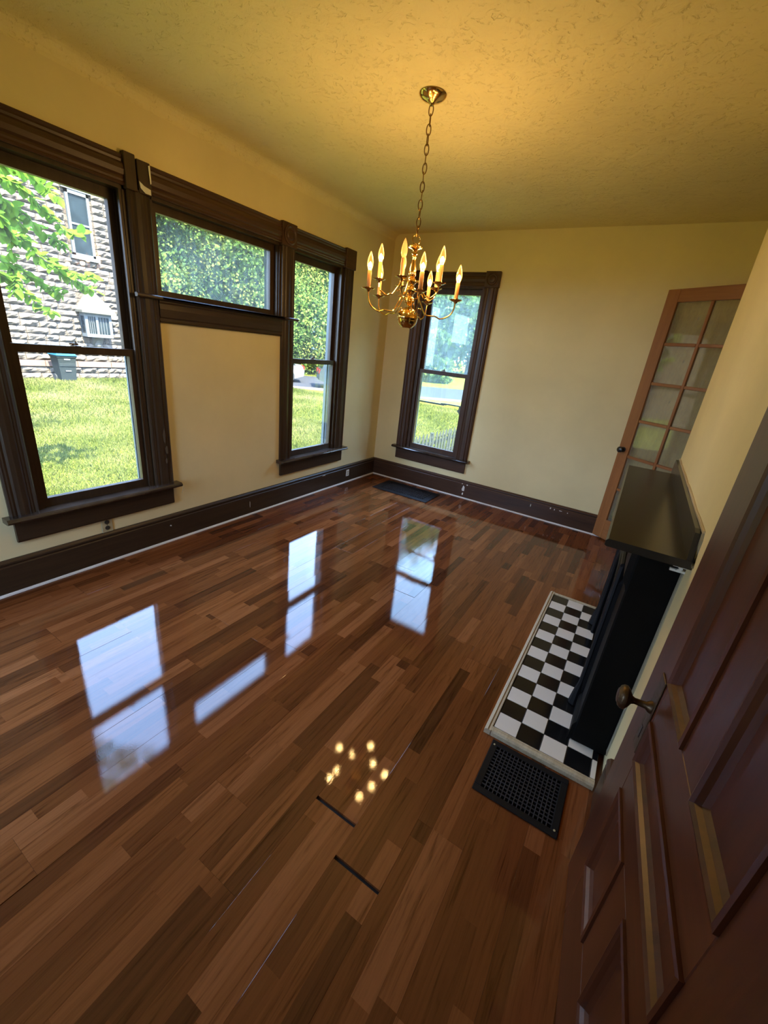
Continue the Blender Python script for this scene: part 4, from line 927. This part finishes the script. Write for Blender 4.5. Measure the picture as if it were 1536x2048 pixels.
# ---- parked cars
def car(name, loc, rz, lab, paint, suv):
    t = thing(name, loc, rz, lab, 'car', 'cars parked on the street')
    L_, W_ = 4.5, 1.8; hh = 1.68 if suv else 1.42
    if suv: prof = [(-2.2, .42), (-2.22, .75), (-2.15, 1.0), (-2.0, 1.05), (1.0, 1.02), (2.0, .92), (2.22, .75), (2.2, .40), (1.6, .28), (-1.7, .30)]; cab = [(-2.08, 1.03), (-1.85, 1.60), (-1.5, hh), (.2, hh), (1.0, 1.02)]
    else: prof = [(-2.2, .40), (-2.22, .70), (-2.1, .92), (-1.4, .95), (1.0, .92), (2.0, .78), (2.22, .62), (2.2, .36), (1.6, .22), (-1.7, .24)]; cab = [(-1.75, .93), (-1.0, 1.36), (-.7, hh), (.1, hh), (1.05, .92)]
    bd = MB().extrude(prof, lambda p, q_, tt: (p, tt, q_), -W_/2, W_/2)
    rf_ = [(p*.96-.02, q_+.02) for p, q_ in cab[1:-1]]
    b_ = bd.build('body', paint, t, world=False)
    MB().extrude(cab, lambda p, q_, tt: (p, tt*(1-.10*(q_-.9)), q_), -W_/2+.06, W_/2-.06).build('windows', M['carglass'], t, world=False)
    MB().extrude([cab[1], cab[2], cab[3], (cab[3][0]+.1, hh-.06), (cab[2][0], hh-.07)], lambda p, q_, tt: (p, tt, q_+.012), -W_/2+.10, W_/2-.10).build('roof', paint, t, world=False)
    for sgn in (-1, 1):
        MB().box(-2.235, -2.16, sgn*.62-.13, sgn*.62+.13, .74, .92 if not suv else .98).build('tail_light', M['tail'], t, world=False)
        MB().box(2.15, 2.24, sgn*.62-.16, sgn*.62+.16, .60, .72).build('head_light', M['hframe'], t, world=False)
        for x in (-1.35, 1.35):
            wh = MB().lathe([(.05, -.1), (.32, -.1), (.34, -.06), (.34, .06), (.32, .1), (.05, .1)], seg=18, m=Matrix.Translation((x, sgn*(W_/2-.08), .34)) @ Matrix.Rotation(math.pi/2, 4, 'X')).build('wheel', M['tyre'], t, world=False)
            MB().lathe([(.01, -.108), (.20, -.108), (.20, .108), (.01, .108)], seg=12, m=Matrix.Translation((x, sgn*(W_/2-.08), .34)) @ Matrix.Rotation(math.pi/2, 4, 'X')).build('hub', M['hub'], wh, world=False)
        for xa, xb in ((-.9, -.85), (.05, .10)): MB().box(xa, xb, sgn*(W_/2-.075)-.012, sgn*(W_/2-.075)+.012, .95, hh-.02).build('pillar', paint, t, world=False)
    MB().box(-2.24, -2.2, -.28, .28, .52, .64).build('number_plate', M['hframe'], t, world=False)
    return t
sa = math.atan2(sd.y, sd.x)
p = s0_+sd*2.9+sn*1.35; car('parked_suv', (p.x, p.y, G+.015), sa, 'dark grey car parked at the kerb in the narrow window', M['cargrey'], True)
p = s0_+sd*-2.2+sn*3.4; car('parked_sedan', (p.x, p.y, G+.015), sa+math.pi, 'white car parked across the street in the narrow window', M['carwhite'], False)

# ---- young tree close to the tall window: trunk out of sight to the left, twigs with single leaves in view
TX = -3.9
nt_ = thing('young_tree', (TX-.2, -4.6, G), 0, 'slender young tree whose leafy twigs hang before the tall window', 'tree')
MB().tube([(TX-.2, -4.6, G-.03), (TX-.15, -4.5, 1.0), (TX, -4.2, 2.6), (TX, -3.7, 4.4), (TX, -2.9, 5.7), (TX, -2.0, 6.4)], [.08, .07, .055, .04, .03, .012], 8).build('trunk', M['bark'], nt_)
lf = MB(); prof = [(0, 0), (.026, .008), (.041, .028), (.042, .052), (.028, .078), (0, .100)]
vs = [(0, q_, 0) for p_, q_ in prof]; n = len(prof)
vs += [(p_, q_, .010*p_/.03) for p_, q_ in prof[1:-1]]+[(-p_, q_, .010*p_/.03) for p_, q_ in prof[1:-1]]
fs = []
for side in (0, 1):
    o_ = n+side*(n-2)
    fs.append((0, o_, 1)); fs.append((n-2, o_+n-3, n-1))
    for i in range(1, n-2): fs.append((i, o_+i-1, o_+i, i+1))
leaf_me = lf.add(vs, fs).mesh('leaf', M['leaf'], True)
twigs = [(True, [(-3.9,-2.36,2.93),(-3.65,-2.19,2.78),(-3.96,-1.82,2.8),(-4.13,-1.54,2.65),(-3.78,-1.51,2.43),(-3.7,-1.33,2.43)]),
         (True, [(-4.05,-2.34,2.82),(-3.8,-2.13,2.63),(-4.11,-1.77,2.54),(-4.28,-1.49,2.4),(-3.93,-1.47,2.29)]),
         (True, [(-3.8,-2.46,2.38),(-3.55,-2.28,2.27),(-3.86,-1.95,2.26),(-4.03,-1.67,2.09),(-3.68,-1.57,1.97),(-3.6,-1.32,1.96)]),
         (True, [(-4.0,-2.46,2.07),(-3.75,-2.22,1.98),(-4.06,-1.89,1.91),(-4.23,-1.61,1.79),(-3.88,-1.58,1.72)]),
         (True, [(-3.85,-2.49,1.92),(-3.6,-2.3,1.84),(-3.91,-2.03,1.7),(-4.08,-1.79,1.55),(-3.73,-1.81,1.5)]),
         (True, [(-3.7,-2.41,2.39),(-3.45,-2.25,2.38),(-3.76,-2.08,2.2),(-3.93,-2.05,1.96),(-3.58,-2.21,1.66)]),
         (True, [(-3.7,-2.36,2.99),(-3.45,-2.16,2.85),(-3.76,-1.83,2.9),(-3.93,-1.63,2.89),(-3.58,-1.64,2.72)]),
         (False, [(-3.9,-1.86,2.15),(-3.65,-1.73,2.0),(-3.96,-1.4,1.92),(-4.13,-1.06,1.82)]),
         (True, [(-4.2,-2.2,2.7),(-3.95,-2.05,2.57),(-4.26,-1.78,2.44),(-4.43,-1.64,2.32)])]
r_ = random.Random(11); nleaf = 0
for rooted, P3 in twigs:
    P3 = [Vector(p_) for p_ in P3]
    MB().tube([Vector((TX, -4.0, 3.6))]+P3 if rooted else P3, [.012]*(1 if rooted else 0)+list(np.linspace(.007, .0022, len(P3))), 5).build('twig', M['bark'], nt_)
    for a_, b2 in zip(P3[:-1], P3[1:]):
        k = max(2, int((b2-a_).length/.040))
        for i in range(k):
            pt = a_.lerp(b2, (i+.5)/k); dirv = (b2-a_).normalized()
            for sgn in (-1, 1):
                if r_.random() < .22: continue
                ax = dirv*.5+Vector((r_.gauss(0, .25), r_.gauss(0, .35), r_.gauss(-.35, .3)))+Vector((0, .6*sgn, .15*sgn)); qn = ax.to_track_quat('Y', 'Z')
                o = link_obj('leaf', leaf_me, nt_, pt-nt_.location); o.rotation_mode = 'QUATERNION'; o.rotation_quaternion = qn @ Vector((0, 0, 1)).rotation_difference(Vector((r_.gauss(.5, .5), r_.gauss(0, .5), 1)))
                s_ = r_.uniform(.9, 1.35); o.scale = (s_, s_, s_); nleaf += 1
lobes = [(TX+r_.uniform(-.8, .5)-nt_.location.x, r_.uniform(-3.9, -1.75)-nt_.location.y, r_.uniform(5.2, 6.9)-G, r_.uniform(.45, .75), .7) for _ in range(12)]
tag(link_obj('upper_foliage', crown_mesh('upper_foliage', lobes, 2600, .05, M['leaf'], 0), nt_), kind='stuff')
